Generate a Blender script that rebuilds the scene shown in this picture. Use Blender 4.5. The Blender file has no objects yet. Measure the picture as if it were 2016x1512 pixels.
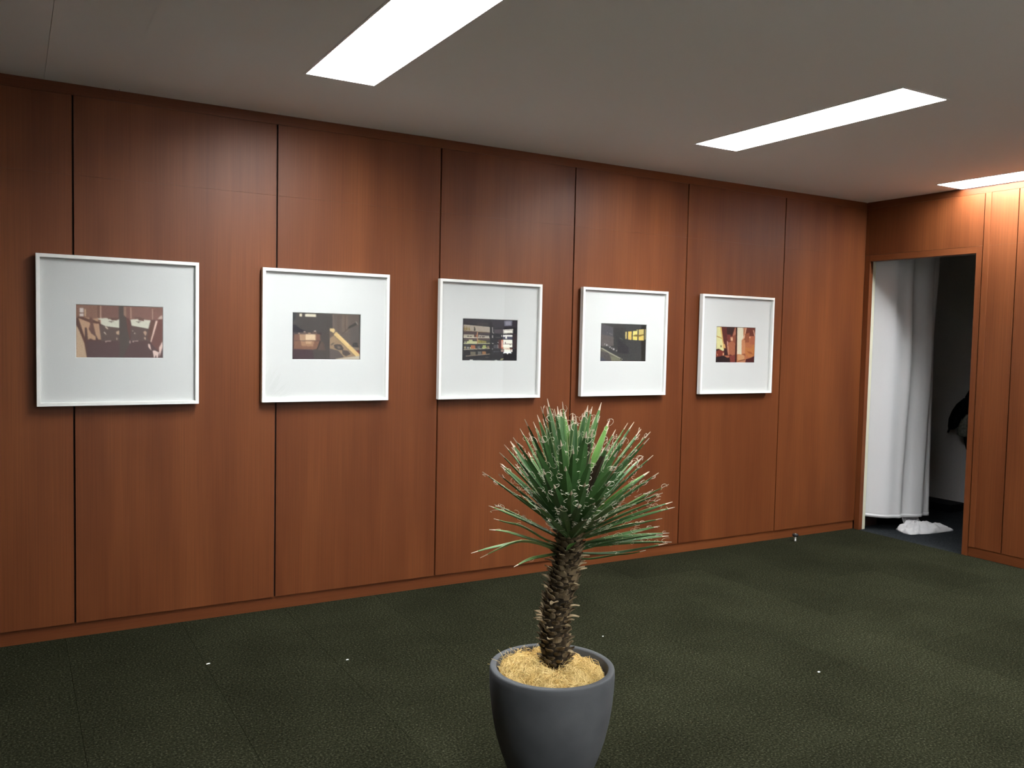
import bpy, bmesh, math, random
import numpy as np
from mathutils import Vector, Matrix, noise

scene = bpy.context.scene
COL = scene.collection
random.seed(7)

# ------------------------------------------------------------------ camera
CAM = (-1.05037, -4.33828, 1.41212)
cam_data = bpy.data.cameras.new('camera')
cam_data.sensor_fit = 'HORIZONTAL'
cam_data.sensor_width = 36.0
cam_data.lens = 30.1579
cam_data.clip_start = 0.05
cam = bpy.data.objects.new('camera', cam_data)
COL.objects.link(cam)
RX = Vector((0.8640496, -0.5029506, 0.0214251))
UX = Vector((0.0080435, 0.0563481, 0.9983788))
FX = Vector((0.5033424, 0.8624764, -0.0527330))
cam.matrix_world = Matrix(((RX.x, UX.x, -FX.x, CAM[0]), (RX.y, UX.y, -FX.y, CAM[1]), (RX.z, UX.z, -FX.z, CAM[2]), (0, 0, 0, 1)))
scene.camera = cam

# ------------------------------------------------------------------ world, exposure
world = bpy.data.worlds.new('world')
scene.world = world
world.use_nodes = True
world.node_tree.nodes['Background'].inputs[0].default_value = (0.5, 0.5, 0.5, 1)
world.node_tree.nodes['Background'].inputs[1].default_value = 0.0
vs = scene.view_settings
vs.view_transform = 'Standard'
vs.look = 'None'
vs.gamma = 1.0
vs.use_curve_mapping = False
vs.exposure = 0.0
LAMP_STRENGTH = 78.0
LAMP_RECESS = 0.105

# ------------------------------------------------------------------ dimensions (metres)
XC = 4.5723          # face of the wall with the doorway
H = 2.5              # ceiling height
XL, YR = -4.4, -5.6  # far ends of the room, behind the camera
ZB = 0.0668          # bottom edge of the wall panels
ZJ = 2.10            # hairline joint between lower and upper panels
ZT = 2.45            # top edge of the panels
WT = 0.068           # thickness of the doorway wall
DY0, DY1, DZ = -0.045, -0.875, 2.055   # doorway opening
SEAMS = [-4.4, -3.513, -2.611, -1.711, -0.8094, 0.1005, 1.0019, 1.8957, 2.7929, 3.7004, 4.5723]
LAMPS = [(0.02, 0.32, -0.745, -1.99), (2.195, 2.495, -0.72, -1.985), (4.29, 4.562, -0.755, -2.0),
         (0.02, 0.32, -3.45, -4.7), (2.195, 2.495, -3.45, -4.7), (4.29, 4.562, -3.45, -4.7)]  # second row: unseen lamps added to give the room enough light

# ------------------------------------------------------------------ helpers
def lin(c):
    out = []
    for v in c:
        v = v / 255.0
        out.append(v / 12.92 if v <= 0.04045 else ((v + 0.055) / 1.055) ** 2.4)
    return tuple(out)

def tag(o, label=None, cat=None, group=None, kind=None):
    if label: o['label'] = label
    if cat: o['category'] = cat
    if group: o['group'] = group
    if kind: o['kind'] = kind
    return o

def link(name, me, mats=(), parent=None):
    o = bpy.data.objects.new(name, me)
    COL.objects.link(o)
    for m in (mats if isinstance(mats, (list, tuple)) else [mats]):
        me.materials.append(m)
    if parent is not None: o.parent = parent
    return o

def empty(name, loc):
    o = bpy.data.objects.new(name, None)
    o.empty_display_size = 0.1
    o.location = loc
    COL.objects.link(o)
    return o

def from_py(name, verts, faces, mats, parent=None, smooth=False, loc=None):
    """Verts are in world space; loc sets the object's origin."""
    base = Vector((0, 0, 0))
    if loc is not None: base = Vector(loc)
    me = bpy.data.meshes.new(name)
    me.from_pydata([tuple(Vector(v) - base) for v in verts], [], faces)
    if smooth:
        me.polygons.foreach_set('use_smooth', [True] * len(me.polygons))
    me.update()
    o = link(name, me, mats)
    if parent is not None:
        o.parent = parent
        o.location = base - parent_world(parent)
    else:
        o.location = base
    return o

def parent_world(p):
    v = Vector(p.location)
    q = p.parent
    while q is not None:
        v += Vector(q.location); q = q.parent
    return v

def box(name, x0, x1, y0, y1, z0, z1, mats, parent=None, bevel=0.0, seg=2):
    x0, x1 = sorted((x0, x1)); y0, y1 = sorted((y0, y1)); z0, z1 = sorted((z0, z1))
    c = Vector(((x0 + x1) / 2, (y0 + y1) / 2, (z0 + z1) / 2))
    bm = bmesh.new()
    r = bmesh.ops.create_cube(bm, size=1.0)
    for v in bm.verts:
        v.co = Vector((v.co.x * (x1 - x0), v.co.y * (y1 - y0), v.co.z * (z1 - z0)))
    if bevel > 0:
        bmesh.ops.bevel(bm, geom=list(bm.edges), offset=bevel, segments=seg, affect='EDGES', profile=0.5)
    me = bpy.data.meshes.new(name)
    bm.to_mesh(me); bm.free()
    o = link(name, me, mats)
    if parent is not None:
        o.parent = parent
        o.location = c - parent_world(parent)
    else:
        o.location = c
    return o

def lathe(name, prof, cx, cy, mats, parent=None, seg=64, closed=False):
    verts, faces = [], []
    for (r, z) in prof:
        for k in range(seg):
            a = 2 * math.pi * k / seg
            verts.append((cx + r * math.cos(a), cy + r * math.sin(a), z))
    for i in range(len(prof) - 1):
        for k in range(seg):
            k2 = (k + 1) % seg
            faces.append((i * seg + k, i * seg + k2, (i + 1) * seg + k2, (i + 1) * seg + k))
    faces.append(tuple(range(seg))[::-1])
    faces.append(tuple((len(prof) - 1) * seg + k for k in range(seg)))
    return from_py(name, verts, faces, mats, parent, smooth=True, loc=(cx, cy, 0))

# ------------------------------------------------------------------ materials
def new_mat(name):
    m = bpy.data.materials.new(name)
    m.use_nodes = True
    nt = m.node_tree
    b = nt.nodes['Principled BSDF']
    return m, nt, b

def simple(name, col, rough=0.6, metal=0.0, spec=0.5):
    m, nt, b = new_mat(name)
    b.inputs['Base Color'].default_value = (*col, 1)
    b.inputs['Roughness'].default_value = rough
    b.inputs['Metallic'].default_value = metal
    b.inputs['Specular IOR Level'].default_value = spec
    return m

def noise_mat(name, c1, c2, scale=(1, 1, 1), nscale=8.0, rough=0.6, bump=0.0, detail=4.0, spec=0.5, bscale=None, lo=0.35, hi=0.65, rand=0.0, coord='Object'):
    m, nt, b = new_mat(name)
    N = nt.nodes; L = nt.links
    tc = N.new('ShaderNodeTexCoord')
    mp = N.new('ShaderNodeMapping')
    mp.inputs['Scale'].default_value = scale
    L.new(tc.outputs[coord], mp.inputs['Vector'])
    if rand:
        oi = N.new('ShaderNodeObjectInfo')
        mul = N.new('ShaderNodeMath'); mul.operation = 'MULTIPLY'; mul.inputs[1].default_value = 37.0
        L.new(oi.outputs['Random'], mul.inputs[0])
        cmb = N.new('ShaderNodeCombineXYZ')
        for i in range(3): L.new(mul.outputs[0], cmb.inputs[i])
        L.new(cmb.outputs[0], mp.inputs['Location'])
    nz = N.new('ShaderNodeTexNoise')
    nz.inputs['Scale'].default_value = nscale
    nz.inputs['Detail'].default_value = detail
    L.new(mp.outputs[0], nz.inputs['Vector'])
    cr = N.new('ShaderNodeValToRGB')
    cr.color_ramp.elements[0].position = lo; cr.color_ramp.elements[0].color = (*c1, 1)
    cr.color_ramp.elements[1].position = hi; cr.color_ramp.elements[1].color = (*c2, 1)
    L.new(nz.outputs['Fac'], cr.inputs[0])
    L.new(cr.outputs[0], b.inputs['Base Color'])
    b.inputs['Roughness'].default_value = rough
    b.inputs['Specular IOR Level'].default_value = spec
    if bump:
        bp = N.new('ShaderNodeBump'); bp.inputs['Strength'].default_value = bump; bp.inputs['Distance'].default_value = 0.002
        n2 = nz
        if bscale:
            n2 = N.new('ShaderNodeTexNoise'); n2.inputs['Scale'].default_value = bscale; n2.inputs['Detail'].default_value = 3
            L.new(tc.outputs[coord], n2.inputs['Vector'])
        L.new(n2.outputs['Fac'], bp.inputs['Height'])
        L.new(bp.outputs[0], b.inputs['Normal'])
    return m

def wood_mat(name, vertical=True):
    """Reddish cherry veneer: broad soft streaks along the grain plus fine pores."""
    m, nt, b = new_mat(name)
    N = nt.nodes; L = nt.links
    tc = N.new('ShaderNodeTexCoord')
    oi = N.new('ShaderNodeObjectInfo')
    mul = N.new('ShaderNodeMath'); mul.operation = 'MULTIPLY'; mul.inputs[1].default_value = 7.3
    L.new(oi.outputs['Object Index'], mul.inputs[0])
    cmb = N.new('ShaderNodeCombineXYZ')
    for i in range(3): L.new(mul.outputs[0], cmb.inputs[i])
    wp = N.new('ShaderNodeVectorMath'); wp.operation = 'ADD'
    L.new(tc.outputs['Object'], wp.inputs[0]); L.new(oi.outputs['Location'], wp.inputs[1])
    def nz(sc, scale, detail):
        mp = N.new('ShaderNodeMapping'); mp.inputs['Scale'].default_value = sc
        L.new(wp.outputs[0], mp.inputs['Vector']); L.new(cmb.outputs[0], mp.inputs['Location'])
        n = N.new('ShaderNodeTexNoise'); n.inputs['Scale'].default_value = scale; n.inputs['Detail'].default_value = detail
        L.new(mp.outputs[0], n.inputs['Vector'])
        return n
    s1 = (1, 1, 0.10) if vertical else (0.10, 0.10, 1)
    s2 = (1, 1, 0.012) if vertical else (0.012, 0.012, 1)
    a = nz(s1, 5.0, 3.0)
    f = nz(s2, 170.0, 2.0)
    cr = N.new('ShaderNodeValToRGB')
    cr.color_ramp.elements[0].position = 0.30; cr.color_ramp.elements[0].color = (0.102, 0.0265, 0.0074, 1)
    cr.color_ramp.elements[1].position = 0.72; cr.color_ramp.elements[1].color = (0.168, 0.050, 0.0145, 1)
    L.new(a.outputs['Fac'], cr.inputs[0])
    mr = N.new('ShaderNodeMapRange')
    mr.inputs['From Min'].default_value = 0.3; mr.inputs['From Max'].default_value = 0.7
    mr.inputs['To Min'].default_value = 0.88; mr.inputs['To Max'].default_value = 1.08
    L.new(f.outputs['Fac'], mr.inputs['Value'])
    mx = N.new('ShaderNodeMix'); mx.data_type = 'RGBA'; mx.blend_type = 'MULTIPLY'; mx.inputs[0].default_value = 1.0
    L.new(cr.outputs[0], mx.inputs[6]); L.new(mr.outputs[0], mx.inputs[7])
    L.new(mx.outputs[2], b.inputs['Base Color'])
    b.inputs['Roughness'].default_value = 0.46
    b.inputs['Specular IOR Level'].default_value = 0.26
    return m

M_WOOD = wood_mat('cherry_veneer_vertical', True)
M_WOODH = wood_mat('cherry_veneer_horizontal', False)
M_SEAM = simple('dark_seam_wood', (0.03, 0.011, 0.006), 0.8)
M_CEIL = noise_mat('plaster_ceiling', (0.86, 0.85, 0.83), (0.90, 0.89, 0.87), nscale=420, rough=0.95, bump=0.25, lo=0.25, hi=0.5, spec=0.1)
M_WHITE = simple('white_lacquer', (0.86, 0.86, 0.82), 0.35)
M_TROFFER = simple('white_enamel_reflector', (0.85, 0.85, 0.85), 0.5)
M_MAT = noise_mat('mat_board', (0.640, 0.640, 0.636), (0.672, 0.672, 0.668), nscale=300, rough=0.95, spec=0.1)
M_BACK = simple('brown_backing_board', (0.25, 0.17, 0.10), 0.9)
M_BLACK = simple('black_cloth', (0.006, 0.006, 0.008), 0.9, spec=0.1)
M_RUBBER = simple('black_rubber', (0.012, 0.012, 0.012), 0.45)
M_STEEL = simple('brushed_steel', (0.62, 0.61, 0.57), 0.35, 0.6)
M_CREAM = simple('cream_painted_steel', (0.62, 0.60, 0.46), 0.5)
M_GREYP = simple('grey_painted_steel', (0.34, 0.33, 0.30), 0.6)
M_PAPER = simple('white_paper', (0.8, 0.8, 0.78), 0.8)
M_ROOMW = noise_mat('annex_wall_paint', (0.82, 0.80, 0.78), (0.86, 0.84, 0.82), nscale=90, rough=0.9, spec=0.1)
M_CONC = simple('plain_white_wall', (0.88, 0.875, 0.86), 0.9, spec=0.1)

def emission_mat(name, col, strength):
    m = bpy.data.materials.new(name); m.use_nodes = True
    nt = m.node_tree; nt.nodes.clear()
    e = nt.nodes.new('ShaderNodeEmission'); e.inputs[0].default_value = (*col, 1); e.inputs[1].default_value = strength
    o = nt.nodes.new('ShaderNodeOutputMaterial'); nt.links.new(e.outputs[0], o.inputs[0])
    return m
M_TUBE = emission_mat('fluorescent_diffuser_glow', (0.955, 0.985, 1.0), LAMP_STRENGTH)

def carpet_mat(name, c1, c2, c3, rand=True):
    m, nt, b = new_mat(name)
    N = nt.nodes; L = nt.links
    tc = N.new('ShaderNodeTexCoord')
    oi = N.new('ShaderNodeObjectInfo')
    vm = N.new('ShaderNodeVectorMath'); vm.operation = 'ADD'
    L.new(tc.outputs['Object'], vm.inputs[0])
    sc = N.new('ShaderNodeVectorMath'); sc.operation = 'SCALE'; sc.inputs['Scale'].default_value = 1.0
    L.new(oi.outputs['Location'], sc.inputs[0]); L.new(sc.outputs[0], vm.inputs[1])
    n1 = N.new('ShaderNodeTexNoise'); n1.inputs['Scale'].default_value = 120; n1.inputs['Detail'].default_value = 5; n1.inputs['Roughness'].default_value = 0.75
    n2 = N.new('ShaderNodeTexNoise'); n2.inputs['Scale'].default_value = 2.2; n2.inputs['Detail'].default_value = 5
    L.new(vm.outputs[0], n1.inputs['Vector']); L.new(vm.outputs[0], n2.inputs['Vector'])
    cr = N.new('ShaderNodeValToRGB')
    e = cr.color_ramp.elements
    e[0].position = 0.36; e[0].color = (*c1, 1)
    e[1].position = 0.70; e[1].color = (*c3, 1)
    k = e.new(0.55); k.color = (*c2, 1)
    L.new(n1.outputs['Fac'], cr.inputs[0])
    mr = N.new('ShaderNodeMapRange'); mr.inputs['From Min'].default_value = 0.3; mr.inputs['From Max'].default_value = 0.7
    mr.inputs['To Min'].default_value = 0.82; mr.inputs['To Max'].default_value = 1.18
    L.new(n2.outputs['Fac'], mr.inputs['Value'])
    mr2 = N.new('ShaderNodeMapRange'); mr2.inputs['To Min'].default_value = 0.93; mr2.inputs['To Max'].default_value = 1.07
    L.new(oi.outputs['Random'], mr2.inputs['Value'])
    mm = N.new('ShaderNodeMath'); mm.operation = 'MULTIPLY'; L.new(mr.outputs[0], mm.inputs[0]); L.new(mr2.outputs[0], mm.inputs[1])
    mx = N.new('ShaderNodeMix'); mx.data_type = 'RGBA'; mx.blend_type = 'MULTIPLY'; mx.inputs[0].default_value = 1.0
    L.new(cr.outputs[0], mx.inputs[6]); L.new(mm.outputs[0], mx.inputs[7])
    L.new(mx.outputs[2], b.inputs['Base Color'])
    b.inputs['Roughness'].default_value = 1.0
    b.inputs['Specular IOR Level'].default_value = 0.0
    bp = N.new('ShaderNodeBump'); bp.inputs['Strength'].default_value = 0.9; bp.inputs['Distance'].default_value = 0.004
    L.new(n1.outputs['Fac'], bp.inputs['Height']); L.new(bp.outputs[0], b.inputs['Normal'])
    return m
M_CARPET = carpet_mat('green_carpet_pile', (0.0066, 0.0070, 0.0039), (0.0208, 0.0211, 0.0121), (0.083, 0.083, 0.055))
M_CARPET2 = carpet_mat('grey_carpet_pile', (0.014, 0.016, 0.0175), (0.026, 0.029, 0.032), (0.05, 0.054, 0.058))

# ------------------------------------------------------------------ floor
floor = box('floor', XL, XC, YR, 0.02, -0.06, -0.008, M_SEAM)
tag(floor, 'dark green carpet tile floor of the panelled room', kind='structure')
gx, gy, ts = 1.15, -0.87, 0.5
tile_me = {}
def carpet_tile(x0, x1, y0, y1):
    g = 0.0004
    key = (round(x1 - x0, 4), round(y1 - y0, 4))
    if key not in tile_me:
        o = box('carpet_tile', x0 + g, x1 - g, y0 + g, y1 - g, -0.008, 0.0, M_CARPET, floor, bevel=0.0010, seg=1)
        tile_me[key] = o.data
        return o
    o = bpy.data.objects.new('carpet_tile', tile_me[key]); COL.objects.link(o); o.parent = floor
    o.location = Vector(((x0 + x1) / 2, (y0 + y1) / 2, -0.004)) - Vector(floor.location)
    return o
xs = [XL] + [gx + ts * k for k in range(-11, 7) if XL + 0.02 < gx + ts * k < XC - 0.02] + [XC]
ys = [YR] + [gy + ts * k for k in range(-13, 2) if YR + 0.02 < gy + ts * k < 0.0] + [0.012]
for i in range(len(xs) - 1):
    for j in range(len(ys) - 1):
        carpet_tile(xs[i], xs[i + 1], ys[j], ys[j + 1])

# ------------------------------------------------------------------ picture wall
wall_left = box('wall_left', XL, XC + 0.3, 0.02, 0.12, 0.0, H, M_SEAM)
tag(wall_left, 'cherry veneer panelled wall on which the five framed pictures hang', kind='structure')
g = 0.0042
for i in range(len(SEAMS) - 1):
    a, b_ = SEAMS[i] + g, SEAMS[i + 1] - (g if i < len(SEAMS) - 2 else 0.001)
    for_idx = i + 1
    box('wall_panel', a, b_, 0.0, 0.02, ZB, ZJ - 0.0001, M_WOOD, wall_left, bevel=0.0003, seg=1).pass_index = for_idx
    box('upper_wall_panel', a, b_, 0.0, 0.02, ZJ + 0.0001, ZT, M_WOOD, wall_left, bevel=0.0003, seg=1).pass_index = for_idx
bb = box('baseboard_left', XL, XC - 0.001, 0.010, 0.020, 0.0, ZB - 0.001, M_WOODH)
tag(bb, 'recessed wooden baseboard running under the picture wall', kind='structure')
tr = box('trim_1', XL, XC - 0.001, 0.0, 0.02, ZT + 0.0008, H - 0.0005, M_WOODH, bevel=0.0006, seg=1)
tag(tr, 'narrow wooden top rail where the picture wall meets the ceiling', kind='structure')

# ------------------------------------------------------------------ doorway wall
def grid_wall(name, xa, xb, ya, yb, za, zb_, hole, mats):
    """Solid wall slab (thin in x) with one rectangular hole, as one closed mesh."""
    hy0, hy1, hz = hole
    v, f = [], []
    out = [(ya, za), (hy0, za), (hy0, hz), (hy1, hz), (hy1, za), (yb, za), (yb, zb_), (ya, zb_)]
    for x in (xa, xb):
        for (y, z) in out: v.append((x, y, z))
    n = len(out)
    # faces as three quads per side: left pier, right pier, header
    def side(o, flip):
        q = [(0, 1, 2, 7), (5, 6, 3, 4), (7, 2, 3, 6)]
        for t in q:
            t = tuple(o + i for i in t)
            f.append(t[::-1] if flip else t)
    side(0, False); side(n, True)
    for i in range(n):
        j = (i + 1) % n
        f.append((i, j, n + j, n + i)[::-1])
    o = from_py(name, v, f, mats)
    bm = bmesh.new(); bm.from_mesh(o.data); bmesh.ops.recalc_face_normals(bm, faces=bm.faces); bm.to_mesh(o.data); bm.free()
    return o
wall_right = grid_wall('wall_right', XC + 0.02, XC + WT, 0.0, YR, 0.0, H, (DY0 + 0.030, DY1 - 0.030, DZ + 0.02), M_SEAM)
tag(wall_right, 'cherry veneer panelled wall with the open doorway to the dark room', kind='structure')
def rpanel(name, y0, y1, z0, z1, proud=0.0, m=M_WOOD):
    return box(name, XC - proud, XC + 0.02, y0, y1, z0, z1, m, wall_right, bevel=0.0004, seg=1)
rpanel('header_panel', -0.001, -0.916, ZJ + 0.0012, ZT)
# filler in front of the narrow stile and the pair of panels beside the doorway
rpanel('filler_strip', -0.9235, -0.963, ZB, ZT, 0.004)
ys2 = [-0.963, -1.1445, -2.05, -2.95, -3.85, -4.75, YR]
for i in range(len(ys2) - 1):
    a = ys2[i] - (0.0005 if i == 0 else 0.0035); b_ = ys2[i + 1] + 0.0035
    rpanel('wall_panel', a, b_, ZB, ZJ - 0.0001).pass_index = 20 + i
    rpanel('upper_wall_panel', a, b_, ZJ + 0.0001, ZT).pass_index = 20 + i
bb2 = box('baseboard_right', XC + 0.008, XC + 0.020, -0.918, YR, 0.0, ZB - 0.001, M_WOODH)
tag(bb2, 'recessed wooden baseboard right of the doorway', kind='structure')
tr2 = box('trim_2', XC, XC + 0.02, -0.0005, YR, ZT + 0.0008, H - 0.0005, M_WOODH, bevel=0.0006, seg=1)
tag(tr2, 'narrow wooden top rail above the doorway wall', kind='structure')

# door frame: wooden casing, cream steel inner frame, grey head
door = box('door_1', XC + 0.0005, XC + 0.040, DY0 + 0.0445, DY0, 0.0, ZJ, M_WOOD, bevel=0.0008, seg=1)
tag(door, 'open doorway frame with wooden casing and cream steel lining', kind='structure')
box('jamb', XC - 0.001, XC + 0.040, DY1, DY1 - 0.041, 0.0, ZJ, M_WOOD, door, bevel=0.0008, seg=1)
box('head', XC + 0.0003, XC + 0.040, DY0, DY1, DZ, ZJ, M_WOODH, door, bevel=0.0006, seg=1)
box('steel_lining', XC + 0.040, XC + WT + 0.004, DY0 + 0.03, DY0, 0.0, DZ + 0.02, M_CREAM, door, bevel=0.0008, seg=1)
box('steel_lining', XC + 0.040, XC + WT + 0.004, DY1, DY1 - 0.03, 0.0, DZ + 0.02, M_CREAM, door, bevel=0.0008, seg=1)
box('head_lining', XC + 0.040, XC + WT + 0.004, DY0, DY1, DZ - 0.001, DZ + 0.02, M_GREYP, door, bevel=0.0008, seg=1)

# ------------------------------------------------------------------ walls behind the camera
w = box('wall_rear', XL, XC, YR - 0.1, YR, 0.0, H, M_CONC)
tag(w, 'plain wall behind the camera', kind='structure')
w = box('wall_side', XL - 0.1, XL, YR, 0.12, 0.0, H, M_CONC)
tag(w, 'plain side wall left of the camera', kind='structure')

# ------------------------------------------------------------------ ceiling with lamp openings
def ceiling_mesh(x0, x1, y0, y1, holes):
    bx = sorted({x0, x1, *[v for h in holes for v in h[:2]]})
    by = sorted({y0, y1, *[v for h in holes for v in h[2:]]})
    idx, verts, faces = {}, [], []
    def vid(x, y, z):
        k = (x, y, z)
        if k not in idx: idx[k] = len(verts); verts.append(k)
        return idx[k]
    for i in range(len(bx) - 1):
        for j in range(len(by) - 1):
            mx_, my_ = (bx[i] + bx[i + 1]) / 2, (by[j] + by[j + 1]) / 2
            if any(h[0] < mx_ < h[1] and min(h[2:]) < my_ < max(h[2:]) for h in holes): continue
            for z, fl in ((H, True), (H + 0.015, False)):
                q = [vid(bx[i], by[j], z), vid(bx[i + 1], by[j], z), vid(bx[i + 1], by[j + 1], z), vid(bx[i], by[j + 1], z)]
                faces.append(tuple(q[::-1]) if fl else tuple(q))
    return verts, faces
CX0 = -0.62
v, f = ceiling_mesh(CX0 + 0.0007, XC + 0.07, YR, 0.03, LAMPS)
ceiling = from_py('ceiling', v, f, M_CEIL)
tag(ceiling, 'off white textured board ceiling with recessed lamps', kind='structure')
v, f = ceiling_mesh(XL, -1.5207, YR, 0.03, [])
from_py('ceiling_board', v, f, M_CEIL, ceiling)
for x0, x1 in ((-0.92, -0.62), (-1.22, -0.92), (-1.52, -1.22)):
    box('ceiling_board', x0 + 0.0007, x1 - 0.0007, YR, 0.03, H, H + 0.015, M_CEIL, ceiling)
box('ceiling_backing', -1.6, CX0, YR, 0.03, H + 0.016, H + 0.03, M_CEIL, ceiling)

# ------------------------------------------------------------------ recessed ceiling lamps
LAMP_LABELS = ['recessed fluorescent ceiling lamp nearest the camera, cut off by the top of the picture',
               'recessed fluorescent ceiling lamp seen whole in the middle of the ceiling',
               'recessed fluorescent ceiling lamp hard against the doorway wall',
               'recessed fluorescent ceiling lamp added unseen to light the room, behind the camera, first from the left', 'recessed fluorescent ceiling lamp added unseen to light the room, behind the camera, in the middle',
               'recessed fluorescent ceiling lamp added unseen to light the room, behind the camera, beside the doorway wall']
def lamp(i, x0, x1, y0, y1):
    ya, yb = min(y0, y1), max(y0, y1)
    root = empty('ceiling_lamp', ((x0 + x1) / 2, (ya + yb) / 2, H))
    tag(root, LAMP_LABELS[i], 'ceiling lamp', 'recessed fluorescent ceiling lamps')
    d = LAMP_RECESS; t = 0.004; zt = H + d + 0.012
    # housing: open trough, reflector sides inward
    V = [(x0, ya, H), (x1, ya, H), (x1, yb, H), (x0, yb, H), (x0 + 0.012, ya + 0.012, zt), (x1 - 0.012, ya + 0.012, zt), (x1 - 0.012, yb - 0.012, zt), (x0 + 0.012, yb - 0.012, zt)]
    W = [(x0 - t, ya - t, H + 0.001), (x1 + t, ya - t, H + 0.001), (x1 + t, yb + t, H + 0.001), (x0 - t, yb + t, H + 0.001),
         (x0 - t, ya - t, zt + t), (x1 + t, ya - t, zt + t), (x1 + t, yb + t, zt + t), (x0 - t, yb + t, zt + t)]
    F = []
    for k in range(4):
        k2 = (k + 1) % 4
        F += [(k, 4 + k, 4 + k2, k2), (8 + k, 8 + k2, 12 + k2, 12 + k), (k, k2, 8 + k2, 8 + k)]
    F += [(4, 7, 6, 5), (12, 13, 14, 15)]
    h = from_py('housing', V + W, F, M_TROFFER, root, loc=root.location)
    from_py('diffuser', [(x0 + 0.012, ya + 0.012, H + d), (x1 - 0.012, ya + 0.012, H + d), (x1 - 0.012, yb - 0.012, H + d), (x0 + 0.012, yb - 0.012, H + d),
                         (x0 + 0.012, ya + 0.012, H + d + 0.004), (x1 - 0.012, ya + 0.012, H + d + 0.004), (x1 - 0.012, yb - 0.012, H + d + 0.004), (x0 + 0.012, yb - 0.012, H + d + 0.004)],
            [(3, 2, 1, 0), (4, 5, 6, 7), (0, 1, 5, 4), (1, 2, 6, 5), (2, 3, 7, 6), (3, 0, 4, 7)], M_TUBE, root, loc=root.location)
    # thin metal rim lying on the ceiling around the opening
    rw, rt = 0.010, 0.0025
    for (a0, a1, b0, b1) in ((x0 - rw, x1 + rw if x1 + rw < XC else x1, ya - rw, ya), (x0 - rw, x1 + rw if x1 + rw < XC else x1, yb, yb + rw), (x0 - rw, x0, ya, yb), (x1, min(x1 + rw, XC - 0.0005), ya, yb)):
        box('rim', a0, a1, b0, b1, H - rt, H - 0.0002, M_TROFFER, root)
    return root
for i, (x0, x1, y0, y1) in enumerate(LAMPS):
    lamp(i, x0, x1, y0, y1)

# ------------------------------------------------------------------ dark room behind the doorway
AX0, AX1, AY0, AY1 = XC + WT, 6.13, -1.7, 1.3
fl = box('floor_annex', XC, AX1, AY0, AY1, -0.06, -0.002, M_CARPET2)
tag(fl, 'grey carpet floor of the dark room', kind='structure')
w = box('wall_annex_back', AX1, AX1 + 0.1, AY0, AY1, -0.002, H, M_ROOMW); tag(w, 'dark back wall of the unlit room', kind='structure')
w = box('wall_annex_left', AX0 + 0.25, AX1, AY1, AY1 + 0.1, -0.002, H, M_ROOMW); tag(w, 'left wall of the unlit room', kind='structure')
w = box('wall_annex_right', AX0, AX1, AY0 - 0.1, AY0, -0.002, H, M_ROOMW); tag(w, 'right wall of the unlit room', kind='structure')
w = box('wall_annex_front', AX0, AX0 + 0.25, 0.12, AY1 + 0.1, -0.002, H, M_ROOMW); tag(w, 'front wall stub of the unlit room', kind='structure')
c = box('ceiling_annex', XC + 0.02, AX1, AY0, AY1, H, H + 0.05, M_ROOMW); tag(c, 'ceiling of the unlit room', kind='structure')

# ------------------------------------------------------------------ framed pictures
def paint(size, corners, polys, bg, blur=1, seed=0, grain=4.0):
    """Rasterise flat colour areas (given in the print's own plane) into a colour field."""
    W, Hh = size
    S = 2
    img = np.zeros((Hh * S, W * S, 3)); img[:] = bg
    yy, xx = np.mgrid[0:Hh * S, 0:W * S]
    u = (xx + 0.5) / (W * S); v = (yy + 0.5) / (Hh * S)
    tl, tr_, br, bl = [np.array(c, float) for c in corners]
    px = (tl[0] * (1 - u) + tr_[0] * u) * (1 - v) + (bl[0] * (1 - u) + br[0] * u) * v
    py = (tl[1] * (1 - u) + tr_[1] * u) * (1 - v) + (bl[1] * (1 - u) + br[1] * u) * v
    for pts, colr in polys:
        if len(pts) == 2 and not isinstance(pts[0], (int, float)):
            (x0, y0), (x1, y1) = pts
            pts = [(x0, y0), (x1, y0), (x1, y1), (x0, y1)]
        ins = np.zeros(px.shape, bool)
        n = len(pts)
        for i in range(n):
            x0, y0 = pts[i]; x1, y1 = pts[(i + 1) % n]
            if y0 == y1: continue
            cnd = ((y0 > py) != (y1 > py)) & (px < (x1 - x0) * (py - y0) / (y1 - y0) + x0)
            ins ^= cnd
        img[ins] = colr
    img = img.reshape(Hh, S, W, S, 3).mean((1, 3))
    for _ in range(blur):
        p = np.pad(img, ((1, 1), (1, 1), (0, 0)), mode='edge')
        img = (p[1:-1, 1:-1] * 2 + p[:-2, 1:-1] + p[2:, 1:-1] + p[1:-1, :-2] + p[1:-1, 2:]) / 6
    rng = np.random.default_rng(seed)
    img = np.clip(img + rng.normal(0, grain, img.shape[:2] + (1,)), 0, 255)
    img[0, :] *= 0.5; img[-1, :] *= 0.5; img[:, 0] *= 0.5; img[:, -1] *= 0.5
    return img

def print_mat():
    m, nt, b = new_mat('photo_print_ink')
    at = nt.nodes.new('ShaderNodeAttribute'); at.attribute_name = 'ink'
    nt.links.new(at.outputs['Color'], b.inputs['Base Color'])
    b.inputs['Roughness'].default_value = 0.5
    b.inputs['Specular IOR Level'].default_value = 0.2
    return m
M_PRINT = print_mat()

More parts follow.
